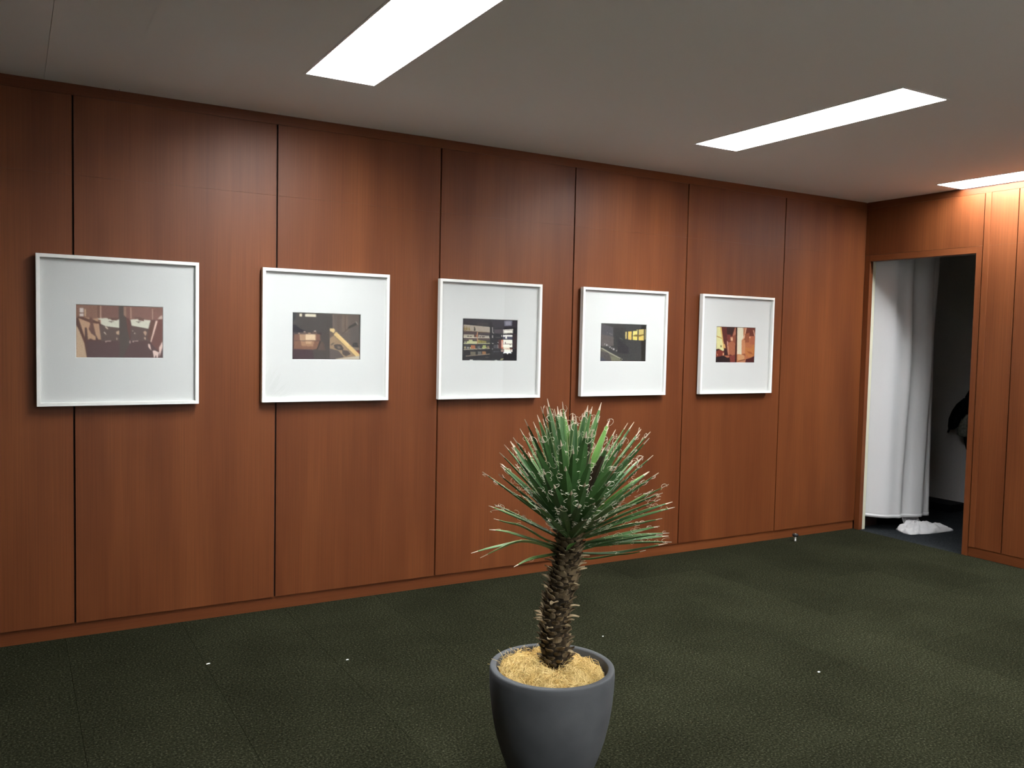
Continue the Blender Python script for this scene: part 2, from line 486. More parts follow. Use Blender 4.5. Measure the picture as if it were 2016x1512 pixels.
def glass_mat():
    m = bpy.data.materials.new('picture_glass'); m.use_nodes = True
    nt = m.node_tree; nt.nodes.clear()
    t = nt.nodes.new('ShaderNodeBsdfTransparent'); t.inputs[0].default_value = (0.985, 0.99, 0.985, 1)
    gl = nt.nodes.new('ShaderNodeBsdfGlossy'); gl.inputs['Roughness'].default_value = 0.02
    lw = nt.nodes.new('ShaderNodeLayerWeight'); lw.inputs['Blend'].default_value = 0.5
    pw = nt.nodes.new('ShaderNodeMath'); pw.operation = 'POWER'; pw.inputs[1].default_value = 5.0
    fr = nt.nodes.new('ShaderNodeMapRange'); fr.inputs['To Min'].default_value = 0.022; fr.inputs['To Max'].default_value = 0.9
    nt.links.new(lw.outputs['Facing'], pw.inputs[0]); nt.links.new(pw.outputs[0], fr.inputs['Value'])
    mx = nt.nodes.new('ShaderNodeMixShader'); o = nt.nodes.new('ShaderNodeOutputMaterial')
    nt.links.new(fr.outputs[0], mx.inputs[0]); nt.links.new(t.outputs[0], mx.inputs[1]); nt.links.new(gl.outputs[0], mx.inputs[2]); nt.links.new(mx.outputs[0], o.inputs[0])
    return m
M_GLASS = glass_mat()
PRINT_REF = lin((212, 212, 210))[0]

def make_print(x0, x1, z0, z1, y, img, parent):
    Hh, W, _ = img.shape
    verts, cols = [], []
    for j in range(Hh):
        for i in range(W):
            verts.append((x0 + (x1 - x0) * i / (W - 1), y, z1 - (z1 - z0) * j / (Hh - 1)))
    s = img / 255.0
    l = np.where(s <= 0.04045, s / 12.92, ((s + 0.055) / 1.055) ** 2.4) / PRINT_REF * 0.66
    l = np.clip(l, 0, 0.9)
    faces = []
    for j in range(Hh - 1):
        for i in range(W - 1):
            a = j * W + i
            faces.append((a, a + W, a + W + 1, a + 1))
    nb = len(verts)
    verts += [(x0, y + 0.0008, z0), (x1, y + 0.0008, z0), (x1, y + 0.0008, z1), (x0, y + 0.0008, z1)]
    faces.append((nb, nb + 3, nb + 2, nb + 1))
    o = from_py('print', verts, faces, M_PRINT, parent, loc=((x0 + x1) / 2, y, (z0 + z1) / 2))
    ca = o.data.color_attributes.new('ink', 'FLOAT_COLOR', 'POINT')
    arr = np.ones((len(verts), 4), np.float32)
    arr[:nb, :3] = l.reshape(-1, 3); arr[nb:, :3] = 0.7
    ca.data.foreach_set('color', arr.ravel())
    return o

def picture(x0, x1, z0, z1, pr, img, label):
    yf, yb = -0.045, -0.014
    rw = 0.0155
    root = empty('framed_picture', ((x0 + x1) / 2, 0.0, z0))
    tag(root, label, 'picture', 'white framed photographs in a row on the panelled wall')
    o = [(x0, z0), (x1, z0), (x1, z1), (x0, z1)]
    n = [(x0 + rw, z0 + rw), (x1 - rw, z0 + rw), (x1 - rw, z1 - rw), (x0 + rw, z1 - rw)]
    for k in range(4):
        k2 = (k + 1) % 4
        q = [o[k], o[k2], n[k2], n[k]]
        V = [(p[0], yf, p[1]) for p in q] + [(p[0], yb, p[1]) for p in q]
        F = [(0, 1, 2, 3), (7, 6, 5, 4), (0, 4, 5, 1), (1, 5, 6, 2), (2, 6, 7, 3), (3, 7, 4, 0)]
        cc = sum((Vector(v) for v in V), Vector()) / 8
        r = from_py('frame_rail', V, F, M_WHITE, root, loc=cc)
        bm = bmesh.new(); bm.from_mesh(r.data); bmesh.ops.recalc_face_normals(bm, faces=bm.faces)
        bmesh.ops.bevel(bm, geom=[e for e in bm.edges if abs(e.verts[0].co.y - (yf - cc.y)) < 1e-5 and abs(e.verts[1].co.y - (yf - cc.y)) < 1e-5 and e.calc_length() > 0.1], offset=0.0009, segments=2, affect='EDGES')
        bm.to_mesh(r.data); bm.free()
    # mat board with a bevelled window
    ym = -0.026
    a0, a1, b0, b1 = pr
    e = 0.0025
    I = [(x0 + rw, z0 + rw), (x1 - rw, z0 + rw), (x1 - rw, z1 - rw), (x0 + rw, z1 - rw)]
    J = [(a0 - e, b0 - e), (a1 + e, b0 - e), (a1 + e, b1 + e), (a0 - e, b1 + e)]
    K = [(a0, b0), (a1, b0), (a1, b1), (a0, b1)]
    V = [(p[0], ym, p[1]) for p in I] + [(p[0], ym, p[1]) for p in J] + [(p[0], ym + 0.0024, p[1]) for p in K] + [(p[0], ym + 0.0024, p[1]) for p in I]
    F = []
    for k in range(4):
        k2 = (k + 1) % 4
        F += [(k, k2, 4 + k2, 4 + k), (4 + k, 4 + k2, 8 + k2, 8 + k), (8 + k, 8 + k2, 12 + k2, 12 + k), (12 + k, 12 + k2, k2, k)]
    mt = from_py('mat_board', V, F, M_MAT, root, loc=((x0 + x1) / 2, ym, (z0 + z1) / 2))
    make_print(a0 - 0.0005, a1 + 0.0005, b0 - 0.0005, b1 + 0.0005, ym + 0.0026, img, root)
    box('backing_board', x0 + rw - 0.003, x1 - rw + 0.003, ym + 0.0036, yb + 0.0005, z0 + rw - 0.003, z1 - rw + 0.003, M_BACK, root)
    box('glass_pane', x0 + rw - 0.002, x1 - rw + 0.002, ym - 0.0045, ym - 0.0025, z0 + rw - 0.002, z1 - rw + 0.002, M_GLASS, root)
    box('hanging_cleat', x0 + 0.12, x1 - 0.12, yb + 0.0005, -0.0004, z1 - 0.10, z1 - 0.06, M_BACK, root)
    return root

RES = (150, 99)
# 1: sepia view through a vehicle, two frames side by side
DK = (92, 64, 58)
p1 = [
 (((108, 90), (1000, 420)), (138, 100, 84)), (((620, 90), (990, 420)), (126, 88, 79)), (((1080, 90), (1920, 430)), (130, 91, 82)),
 (((600, 520), (990, 860)), (98, 78, 72)), (((1220, 540), (1620, 860)), (98, 77, 72)),
 (((185, 175), (265, 350)), (222, 208, 203)), (((285, 200), (310, 350)), (205, 170, 138)), (((180, 270), (270, 290)), (120, 85, 75)),
 (((540, 130), (605, 480)), (118, 82, 68)), (((597, 130), (620, 500)), (205, 165, 150)),
 ([(140, 365), (440, 490), (510, 700), (500, 835), (270, 830)], (197, 157, 127)),
 ([(430, 470), (575, 505), (612, 825), (555, 825), (490, 690)], (192, 152, 124)),
 ([(270, 372), (390, 380), (380, 410), (330, 390)], (200, 160, 130)), ([(440, 405), (560, 380), (560, 470)], (190, 150, 122)),
 ([(140, 350), (190, 350), (600, 470), (600, 505), (420, 490), (150, 380)], (98, 62, 50)),
 ([(380, 375), (430, 375), (520, 800), (495, 760), (415, 700), (365, 610), (395, 520)], (106, 71, 62)),
 ([(285, 590), (305, 572), (330, 590), (348, 830), (287, 830)], (86, 60, 54)),
 ([(350, 830), (400, 805), (460, 835), (610, 830), (610, 860), (300, 860)], (92, 60, 56)),
 ([(112, 380), (160, 380), (300, 830), (335, 1210), (300, 1210), (265, 880), (112, 480)], (94, 60, 50)),
 ([(112, 510), (180, 650), (275, 900), (325, 1210), (105, 1210)], (203, 172, 143)),
 ([(555, 390), (740, 383), (800, 410), (985, 408), (985, 588), (700, 552), (612, 505), (612, 425), (560, 415)], (219, 216, 200)),
 ([(740, 375), (980, 385), (980, 410), (930, 435), (830, 430), (800, 395), (770, 415)], (105, 75, 66)),
 (((770, 448), (880, 462)), (120, 105, 95)), (((815, 455), (835, 480)), (120, 105, 95)),
 ([(1220, 415), (1400, 408), (1650, 435), (1600, 608), (1245, 542)], (219, 216, 200)),
 ([(1310, 370), (1370, 360), (1510, 400), (1510, 450), (1400, 435), (1380, 405), (1320, 400)], (108, 76, 68)),
 (((1340, 455), (1440, 470)), (120, 105, 95)), (((1383, 462), (1405, 490)), (120, 105, 95)),
 ([(985, 130), (1075, 130), (1080, 330), (1130, 380), (1190, 600), (1210, 900), (1050, 1225), (985, 1225)], (82, 70, 65)),
 ([(1078, 150), (1135, 155), (1135, 360), (1085, 330)], (156, 120, 104)), ([(1130, 375), (1200, 400), (1225, 600), (1210, 880), (1160, 640)], (104, 66, 60)),
 (((1215, 165), (1245, 400)), (180, 140, 125)), (((1680, 200), (1698, 420)), (185, 150, 135)),
 ([(690, 570), (720, 560), (760, 600), (750, 620)], (225, 200, 180)), ([(665, 670), (690, 672), (725, 725), (700, 720)], (228, 205, 190)),
 ([(920, 670), (985, 640), (985, 730), (930, 720)], (200, 165, 140)), (((1260, 645), (1280, 660)), (210, 190, 170)), (((1300, 690), (1322, 718)), (225, 205, 190)),
 ([(1490, 670), (1540, 650), (1570, 690), (1540, 760), (1500, 700)], (190, 155, 135)), ([(1515, 780), (1545, 790), (1540, 840), (1515, 820)], (210, 175, 155)),
 ([(700, 855), (820, 850), (820, 866), (730, 868), (715, 890), (698, 885)], (190, 160, 155)), ([(1265, 858), (1385, 852), (1385, 868), (1290, 868), (1285, 890), (1265, 890)], (190, 160, 155)),
 (((925, 790), (945, 838)), (200, 170, 155)), (((1200, 855), (1222, 910)), (185, 150, 145)),
 ([(1650, 440), (1765, 440), (1650, 880), (1575, 800)], (101, 68, 60)), ([(1760, 440), (1812, 440), (1682, 890), (1640, 880)], (230, 196, 182)),
 ([(1810, 420), (1916, 410), (1916, 870), (1830, 1090), (1655, 905), (1720, 720)], (113, 73, 67)),
 ([(1590, 920), (1632, 920), (1665, 1065), (1600, 990)], (226, 197, 187)), ([(1690, 1062), (1740, 1058), (1832, 1100), (1800, 1215), (1778, 1215), (1760, 1150), (1735, 1210), (1718, 1215)], (228, 200, 192)),
 ([(1902, 870), (1916, 960), (1840, 1190), (1828, 1000)], (230, 200, 190)), ([(1800, 410), (1840, 360), (1900, 325), (1905, 410)], (196, 172, 163)),
]
# 2: lamplit desk and a leaning picture
p2 = [
 (((155, 120), (1085, 640)), (66, 60, 58)), ([(155, 120), (260, 130), (230, 300), (160, 390)], (44, 44, 48)),
 ([(160, 440), (240, 450), (340, 540), (500, 610), (480, 660), (160, 660)], (38, 33, 40)),
 (((330, 170), (395, 240)), (206, 196, 172)), ([(467, 175), (742, 182), (740, 252), (470, 245)], (212, 203, 182)),
 (((150, 640), (880, 1330)), (58, 44, 48)),
 ([(200, 690), (840, 690), (860, 850), (190, 850)], (112, 78, 64)), ([(330, 690), (740, 690), (740, 845), (340, 845)], (160, 128, 102)), ([(480, 690), (720, 690), (720, 830), (480, 830)], (205, 178, 146)),
 ([(190, 855), (830, 860), (760, 1080), (190, 1060)], (118, 82, 64)), ([(360, 860), (700, 862), (660, 1000), (380, 980)], (150, 112, 86)), ([(480, 860), (640, 862), (620, 930), (490, 930)], (178, 142, 110)),
 ([(180, 1060), (640, 1080), (690, 1330), (150, 1330)], (64, 44, 50)),
 ([(290, 672), (330, 645), (420, 650), (440, 615), (480, 620), (500, 660), (640, 650), (690, 600), (735, 605), (760, 650), (800, 690), (290, 690)], (92, 74, 66)),
 (((430, 612), (480, 630)), (200, 180, 165)), (((690, 600), (735, 622)), (200, 182, 168)), (((300, 655), (335, 672)), (190, 160, 145)), (((540, 655), (610, 672)), (196, 165, 135)),
 ([(830, 740), (1085, 600), (1085, 1330), (700, 1330), (650, 1080), (770, 1060), (860, 860)], (68, 60, 57)),
 ([(860, 870), (920, 880), (980, 1100), (760, 1080)], (84, 68, 60)), ([(840, 860), (865, 865), (780, 1075), (755, 1070)], (46, 38, 38)),
 (((1085, 150), (1900, 1340)), (92, 80, 74)), (((1085, 150), (1155, 560)), (66, 61, 60)), (((1170, 180), (1200, 560)), (104, 88, 80)), (((1290, 180), (1340, 650)), (88, 74, 68)), (((1400, 190), (1560, 640)), (104, 88, 78)), (((1470, 190), (1500, 600)), (90, 75, 68)),
 (((1600, 480), (1850, 900)), (86, 78, 74)),
 ([(1550, 530), (1600, 480), (1760, 390), (1810, 450), (1690, 500), (1570, 550)], (62, 56, 54)), ([(1755, 375), (1785, 380), (1815, 440), (1800, 455)], (140, 130, 125)), ([(1560, 540), (1580, 545), (1400, 690), (1390, 680)], (74, 64, 60)),
 ([(1090, 540), (1200, 545), (1225, 600), (1190, 660), (1090, 605)], (200, 172, 124)),
 ([(1085, 610), (1190, 665), (1190, 700), (1085, 770)], (98, 82, 70)),
 ([(1085, 790), (1190, 720), (1750, 1250), (1240, 1310), (1085, 1330)], (142, 118, 94)),
 ([(1085, 1050), (1300, 1100), (1450, 1270), (1240, 1310), (1085, 1330)], (88, 78, 74)),
 ([(1190, 960), (1260, 940), (1370, 950), (1440, 1040), (1420, 1090), (1310, 1090), (1210, 1040)], (70, 62, 60)), ([(1260, 990), (1330, 985), (1370, 1030), (1310, 1060)], (110, 95, 84)),
 ([(1400, 1080), (1560, 1110), (1620, 1190), (1500, 1250), (1410, 1190)], (78, 68, 64)), ([(1100, 950), (1170, 900), (1215, 910), (1130, 980)], (100, 86, 74)),
 ([(1185, 700), (1240, 625), (1270, 640), (1850, 1190), (1850, 1240), (1760, 1250)], (203, 170, 116)), ([(1280, 700), (1300, 680), (1600, 960), (1560, 1000)], (214, 184, 130)),
 ([(1680, 900), (1800, 900), (1830, 1030), (1670, 1010)], (58, 54, 56)), ([(1670, 1010), (1850, 1030), (1850, 1090), (1740, 1090)], (120, 106, 94)), ([(1760, 1100), (1850, 1110), (1850, 1190)], (112, 60, 60)),
 ([(1240, 1310), (1850, 1235), (1850, 1325), (1230, 1330)], (178, 166, 150)),
 (((1850, 190), (1905, 1345)), (52, 48, 46)), (((150, 1310), (1230, 1345)), (40, 34, 38)),
]
# 3: dark shop with shelves of goods and a bright window
W3 = (150, 136, 122)
p3 = [
 (((180, 100), (1820, 1370)), (30, 29, 34)), ([(190, 110), (1000, 140), (1000, 350), (200, 290)], (40, 36, 42)), ([(1000, 140), (1800, 160), (1800, 380), (1100, 400)], (46, 42, 50)),
 ([(560, 260), (900, 230), (960, 350), (600, 310)], (56, 50, 52)),
 ([(215, 290), (985, 365), (985, 525), (215, 480)], (158, 145, 132)), ([(215, 470), (985, 520), (985, 545), (215, 500)], (104, 86, 68)), (((215, 500), (620, 590)), (72, 56, 58)), (((620, 530), (985, 600)), (64, 52, 56)),
 ([(215, 585), (520, 590), (520, 665), (215, 665)], (168, 158, 140)), ([(640, 600), (960, 620), (960, 680), (640, 672)], (158, 148, 138)),
 ([(215, 660), (980, 680), (980, 697), (215, 685)], (208, 198, 176)), (((215, 690), (980, 740)), (84, 68, 68)), (((215, 740), (985, 845)), (62, 58, 54)),
 (((365, 740), (470, 800)), (178, 178, 132)), (((300, 785), (600, 840)), (186, 186, 138)), (((240, 790), (275, 830)), (170, 170, 150)),
 ([(215, 838), (980, 838), (980, 855), (215, 862)], (190, 192, 150)), (((215, 862), (980, 1010)), (48, 46, 50)),
 (((425, 905), (550, 1005)), (164, 98, 64)), (((230, 940), (285, 1000)), (150, 138, 108)), (((310, 955), (370, 1005)), (140, 140, 138)), (((390, 960), (425, 1005)), (168, 168, 120)), (((770, 900), (860, 990)), (150, 158, 92)), (((745, 950), (880, 992)), (158, 164, 100)), (((900, 930), (960, 990)), (132, 112, 90)), (((620, 930), (690, 1000)), (92, 92, 96)),
 ([(215, 1020), (980, 990), (980, 1003), (215, 1040)], (182, 172, 150)),
 (((410, 1090), (560, 1190)), (104, 96, 82)), (((625, 1090), (730, 1180)), (96, 94, 90)), (((750, 1080), (860, 1180)), (142, 98, 60)), ([(280, 1210), (980, 1150), (980, 1170), (280, 1235)], (132, 116, 100)),
 (((600, 510), (625, 860)), (170, 128, 98)),
 ([(225, 460), (225, 400), (240, 370), (240, 325), (255, 325), (258, 370), (272, 400), (272, 465)], (126, 106, 60)), ([(282, 465), (282, 400), (298, 370), (298, 330), (312, 330), (316, 370), (330, 400), (330, 468)], (128, 108, 62)), ([(350, 468), (350, 410), (365, 385), (365, 345), (378, 345), (382, 385), (400, 420), (400, 470)], (132, 114, 70)),
 ([(510, 475), (515, 360), (540, 350), (545, 395), (555, 405), (555, 480)], (58, 52, 44)),
 (((325, 620), (360, 655)), (40, 36, 36)), (((380, 635), (450, 658)), (52, 46, 44)), (((670, 645), (720, 668)), (38, 34, 36)), (((740, 640), (830, 668)), (48, 42, 44)), (((515, 590), (530, 660)), (110, 60, 50)), (((560, 590), (600, 660)), (138, 84, 62)),
] + [(((630 + 42 * k, 745 + 6 * k), (652 + 42 * k, 838)), (176, 164, 74)) for k in range(6)] + [
 (((980, 340), (1030, 1360)), (24, 24, 28)),
 ([(1040, 365), (1068, 365), (1070, 510), (1105, 545), (1085, 560), (1045, 530)], (136, 130, 128)), (((1040, 610), (1072, 690)), (150, 146, 142)), (((1035, 835), (1085, 858)), (164, 160, 156)), (((1035, 1000), (1070, 1022)), (140, 138, 136)),
 ([(1100, 440), (1380, 420), (1380, 560), (1100, 550)], (70, 60, 66)), (((1140, 655), (1280, 685)), (62, 58, 62)), (((1090, 890), (1215, 990)), (70, 70, 74)), (((1210, 880), (1226, 990)), (160, 156, 152)), (((1230, 740), (1320, 1000)), (78, 40, 40)), (((1080, 1080), (1250, 1100)), (72, 70, 80)), (((1205, 800), (1235, 840)), (130, 128, 130)),
 ([(1400, 180), (1650, 180), (1640, 330), (1410, 340)], (110, 108, 122)), ([(1440, 200), (1610, 200), (1600, 310), (1450, 310)], (140, 138, 150)),
 ([(1375, 440), (1675, 420), (1670, 545), (1375, 560)], (196, 188, 180)), (((1405, 470), (1645, 530)), (240, 236, 228)),
 (((1370, 595), (1650, 650)), (236, 232, 228)), (((1370, 650), (1655, 715)), (74, 72, 92)), (((1440, 645), (1490, 710)), (236, 234, 230)), (((1320, 600), (1345, 650)), (210, 205, 200)),
 (((1375, 735), (1650, 860)), (240, 236, 224)), (((1425, 805), (1450, 855)), (110, 104, 100)), (((1315, 740), (1372, 1000)), (192, 106, 74)), (((1330, 760), (1352, 960)), (228, 200, 182)),
 (((1370, 872), (1650, 960)), (244, 240, 228)), (((1570, 880), (1600, 902)), (90, 86, 84)), (((1355, 858), (1660, 874)), (120, 92, 80)),
 ([(1380, 960), (1570, 955), (1590, 1010), (1380, 1010)], (226, 216, 196)), (((1570, 960), (1660, 1010)), (60, 44, 46)), (((1350, 1005), (1650, 1022)), (176, 118, 92)),
 (((1400, 1022), (1590, 1080)), (240, 238, 226)), ([(1400, 1080), (1600, 1080), (1630, 1140), (1540, 1130), (1500, 1165), (1470, 1130), (1370, 1140)], (242, 242, 238)), (((1600, 1025), (1650, 1095)), (220, 210, 205)), (((1305, 1025), (1395, 1090)), (140, 120, 112)),
 (((1680, 930), (1720, 1015)), (66, 74, 90)), (((1660, 560), (1780, 1000)), (52, 40, 44)),
 ([(1270, 1330), (1320, 1290), (1390, 1285), (1370, 1320), (1320, 1345)], (150, 146, 104)), (((1125, 1330), (1190, 1350)), (176, 176, 172)), (((390, 1325), (480, 1352)), (176, 172, 170)), (((590, 1328), (720, 1345)), (96, 94, 98)), (((850, 1245), (940, 1262)), (92, 82, 78)),
 (((180, 100), (215, 1370)), (18, 18, 20)), (((1785, 150), (1820, 1370)), (20, 20, 24)),
]
# 4: dark slope with small pale marks and a lit row of windows
p4 = [
 (((130, 110), (1670, 1370)), (62, 62, 62)), ([(170, 130), (560, 250), (560, 700), (170, 640)], (80, 78, 82)), ([(170, 480), (570, 560), (580, 850), (170, 880)], (92, 86, 84)), (((570, 260), (980, 900)), (58, 58, 58)), ([(700, 620), (1060, 900), (1060, 1120), (700, 1080)], (52, 51, 54)),
 (((1480, 160), (1670, 1370)), (40, 39, 37)), ([(140, 900), (200, 930), (850, 1300), (840, 1365), (130, 1365)], (98, 95, 84)), ([(140, 1020), (420, 1090), (500, 1360), (130, 1360)], (80, 76, 76)), ([(480, 1200), (620, 1200), (830, 1330), (500, 1350)], (112, 110, 92)), ([(140, 1200), (300, 1300), (330, 1365), (130, 1365)], (70, 70, 80)),
 ([(150, 885), (440, 1060), (860, 1285), (850, 1310), (430, 1095), (150, 925)], (156, 152, 134)), ([(150, 860), (210, 900), (200, 930), (150, 900)], (40, 40, 40)), ([(780, 1270), (830, 1270), (830, 1310), (800, 1310)], (44, 42, 42)),
 ([(270, 790), (290, 770), (305, 775), (285, 825), (270, 825)], (150, 144, 144)), ([(325, 850), (340, 790), (385, 820), (360, 860)], (168, 162, 162)), ([(390, 880), (400, 840), (412, 845), (402, 885)], (140, 134, 134)), ([(425, 900), (445, 865), (485, 885), (470, 920), (440, 920)], (156, 150, 152)), ([(485, 940), (505, 905), (530, 925), (515, 955)], (176, 170, 170)), ([(535, 970), (560, 925), (605, 945), (600, 985), (560, 995)], (170, 164, 166)), ([(640, 1005), (665, 1015), (672, 985), (690, 990), (670, 1035), (640, 1020)], (172, 166, 166)),
 ([(430, 440), (540, 485), (535, 500), (425, 455)], (120, 116, 112)), ([(760, 585), (870, 640), (860, 655), (755, 600)], (96, 96, 92)), ([(350, 405), (390, 420), (380, 440), (350, 425)], (110, 106, 104)),
 ([(955, 395), (1000, 390), (995, 625), (955, 630)], (198, 178, 116)), ([(1045, 385), (1165, 375), (1155, 660), (1040, 640)], (206, 176, 92)), ([(1205, 370), (1340, 360), (1330, 320), (1360, 315), (1350, 665), (1195, 660)], (214, 202, 124)), ([(1395, 320), (1575, 305), (1565, 680), (1390, 670)], (204, 178, 98)), ([(1395, 320), (1575, 305), (1570, 470), (1395, 490)], (190, 170, 106)), ([(1610, 305), (1632, 305), (1625, 650), (1600, 650)], (172, 156, 116)),
 ([(1190, 530), (1260, 490), (1340, 480), (1390, 500), (1560, 470), (1570, 500), (1450, 545), (1380, 550), (1250, 545)], (110, 92, 50)), (((1040, 560), (1160, 640)), (202, 168, 96)), (((1200, 575), (1345, 655)), (208, 190, 96)),
]
# 5: warm interior, two exposures side by side
p5 = [
 (((180, 140), (920, 1400)), (92, 44, 40)), ([(230, 160), (360, 170), (450, 700), (470, 960), (440, 1000), (300, 920), (210, 930)], (212, 206, 152)), ([(225, 470), (430, 560), (420, 585), (225, 500)], (166, 122, 66)), ([(340, 160), (400, 170), (470, 750), (430, 740)], (206, 164, 100)),
 ([(390, 170), (570, 170), (570, 880), (520, 870), (450, 650)], (88, 42, 40)), ([(570, 170), (840, 170), (740, 460), (580, 460)], (58, 38, 38)), ([(850, 190), (880, 190), (880, 640), (760, 500)], (168, 108, 88)), ([(760, 480), (880, 430), (870, 800), (770, 780)], (134, 74, 56)),
 ([(580, 430), (700, 430), (690, 640), (640, 680), (580, 600)], (116, 56, 50)), ([(690, 510), (770, 510), (780, 640), (700, 650)], (196, 146, 116)), ([(720, 560), (770, 545), (765, 630), (725, 635)], (214, 172, 140)),
 ([(575, 640), (640, 700), (760, 640), (860, 740), (850, 1120), (760, 1150), (690, 1110), (620, 1150), (590, 1000)], (160, 98, 72)), ([(575, 800), (630, 830), (640, 1130), (615, 1130)], (184, 132, 108)), ([(570, 640), (620, 680), (600, 800), (570, 800)], (176, 126, 120)),
 ([(440, 750), (500, 750), (530, 890), (430, 905)], (208, 166, 106)), (((355, 800), (390, 872)), (80, 74, 42)), ([(485, 920), (560, 920), (590, 1150), (490, 1150)], (56, 34, 36)),
 ([(205, 950), (300, 915), (340, 985), (460, 1000), (450, 1160), (200, 1210)], (122, 52, 42)), ([(205, 950), (300, 915), (305, 960), (205, 1005)], (52, 34, 34)), ([(430, 1060), (470, 1060), (465, 1150), (425, 1150)], (224, 166, 128)), ([(200, 1100), (260, 1090), (265, 1150), (240, 1160), (240, 1110)], (200, 140, 110)),
 ([(190, 1210), (450, 1150), (560, 1220), (660, 1220), (690, 1395), (180, 1395)], (42, 30, 32)), ([(470, 1150), (660, 1160), (640, 1220), (570, 1225)], (176, 108, 80)), ([(650, 1160), (850, 1140), (850, 1395), (690, 1395)], (122, 58, 52)),
 ([(890, 180), (930, 180), (910, 1395), (850, 1395)], (52, 22, 20)),
 ([(930, 180), (1575, 190), (1540, 1400), (905, 1400)], (172, 104, 70)), ([(930, 180), (1130, 185), (1150, 500), (1080, 640), (1080, 1110), (920, 1110)], (212, 204, 182)), ([(1120, 185), (1180, 190), (1160, 400)], (176, 140, 118)),
 ([(1180, 440), (1220, 190), (1258, 195), (1180, 560), (1090, 620)], (216, 164, 136)), ([(1260, 195), (1560, 190), (1530, 480), (1360, 480), (1180, 620)], (100, 50, 42)), ([(1200, 400), (1360, 360), (1340, 700), (1200, 700)], (144, 82, 58)),
 ([(1480, 270), (1510, 270), (1555, 470), (1530, 480)], (206, 152, 130)), ([(1400, 480), (1540, 480), (1530, 760), (1360, 760)], (162, 94, 70)), ([(1355, 500), (1385, 490), (1380, 550), (1355, 545)], (232, 186, 160)),
 ([(1080, 640), (1200, 600), (1220, 1080), (1090, 1110)], (190, 128, 92)), ([(1200, 860), (1400, 900), (1530, 760), (1530, 1200), (1340, 1220), (1210, 1090)], (178, 112, 66)), ([(1260, 1000), (1400, 1020), (1500, 1120), (1350, 1090)], (150, 86, 50)), ([(1090, 1100), (1200, 1080), (1220, 1170), (1100, 1150)], (150, 86, 58)),
 ([(930, 1140), (1060, 1110), (1180, 1150), (1180, 1270), (940, 1340)], (192, 142, 102)), ([(935, 1340), (1190, 1275), (1200, 1310), (935, 1375)], (122, 70, 46)), ([(1230, 1280), (1400, 1230), (1540, 1160), (1530, 1400), (1210, 1400)], (72, 32, 34)), ([(930, 1370), (1180, 1310), (1220, 1330), (1160, 1400), (920, 1400)], (180, 122, 92)),
]
C1 = [(108, 100), (1918, 162), (1916, 1222), (103, 1200)]
C2 = [(155, 130), (1897, 195), (1873, 1337), (148, 1325)]
C3 = [(190, 108), (1813, 165), (1785, 1362), (168, 1362)]
C4 = [(165, 118), (1663, 158), (1625, 1370), (135, 1360)]
C5 = [(225, 150), (1570, 185), (1528, 1405), (180, 1395)]
PICS = [
 (-0.9585, -0.279, 1.069, 1.741, (-0.801, -0.438, 1.2865, 1.523), paint(RES, C1, p1, (88, 62, 62), 1, 1), 'framed sepia photograph of a vehicle interior, nearest the left edge of the wall'),
 (0.0205, 0.690, 1.069, 1.7375, (0.1765, 0.536, 1.285, 1.5205), paint(RES, C2, p2, (66, 60, 58), 1, 2), 'framed photograph of a lamplit desk and a leaning picture, second from the left'),
 (0.9865, 1.6495, 1.0675, 1.7345, (1.140, 1.495, 1.284, 1.519), paint(RES, C3, p3, (30, 29, 34), 0, 3), 'framed photograph of dark shop shelves beside a bright window, middle of the row'),
 (1.943, 2.609, 1.0695, 1.7355, (2.0965, 2.452, 1.2855, 1.518), paint(RES, C4, p4, (62, 62, 62), 1, 4), 'framed dark photograph with small yellow lit windows, above the plant'),
 (2.9055, 3.575, 1.0695, 1.7365, (3.0565, 3.416, 1.282, 1.523), paint(RES, C5, p5, (92, 44, 40), 1, 5), 'framed warm orange photograph of two figures, nearest the doorway'),
]
for a in PICS: picture(*a)

# ------------------------------------------------------------------ door stop on the floor
ds = empty('door_stop', (3.812, -0.10, 0.0))
tag(ds, 'small steel door stop with a black rubber cap at the foot of the picture wall', 'door stop')
lathe('stem', [(0.0075, 0.0), (0.0075, 0.004), (0.0068, 0.006), (0.0068, 0.036)], 3.812, -0.10, M_STEEL, ds, 20)
lathe('rubber_cap', [(0.012, 0.034), (0.020, 0.037), (0.0215, 0.041), (0.0215, 0.050), (0.0195, 0.053), (0.008, 0.0545)], 3.812, -0.10, M_RUBBER, ds, 28)
lathe('screw', [(0.006, 0.0540), (0.006, 0.0555), (0.003, 0.0565)], 3.812, -0.10, M_STEEL, ds, 14)

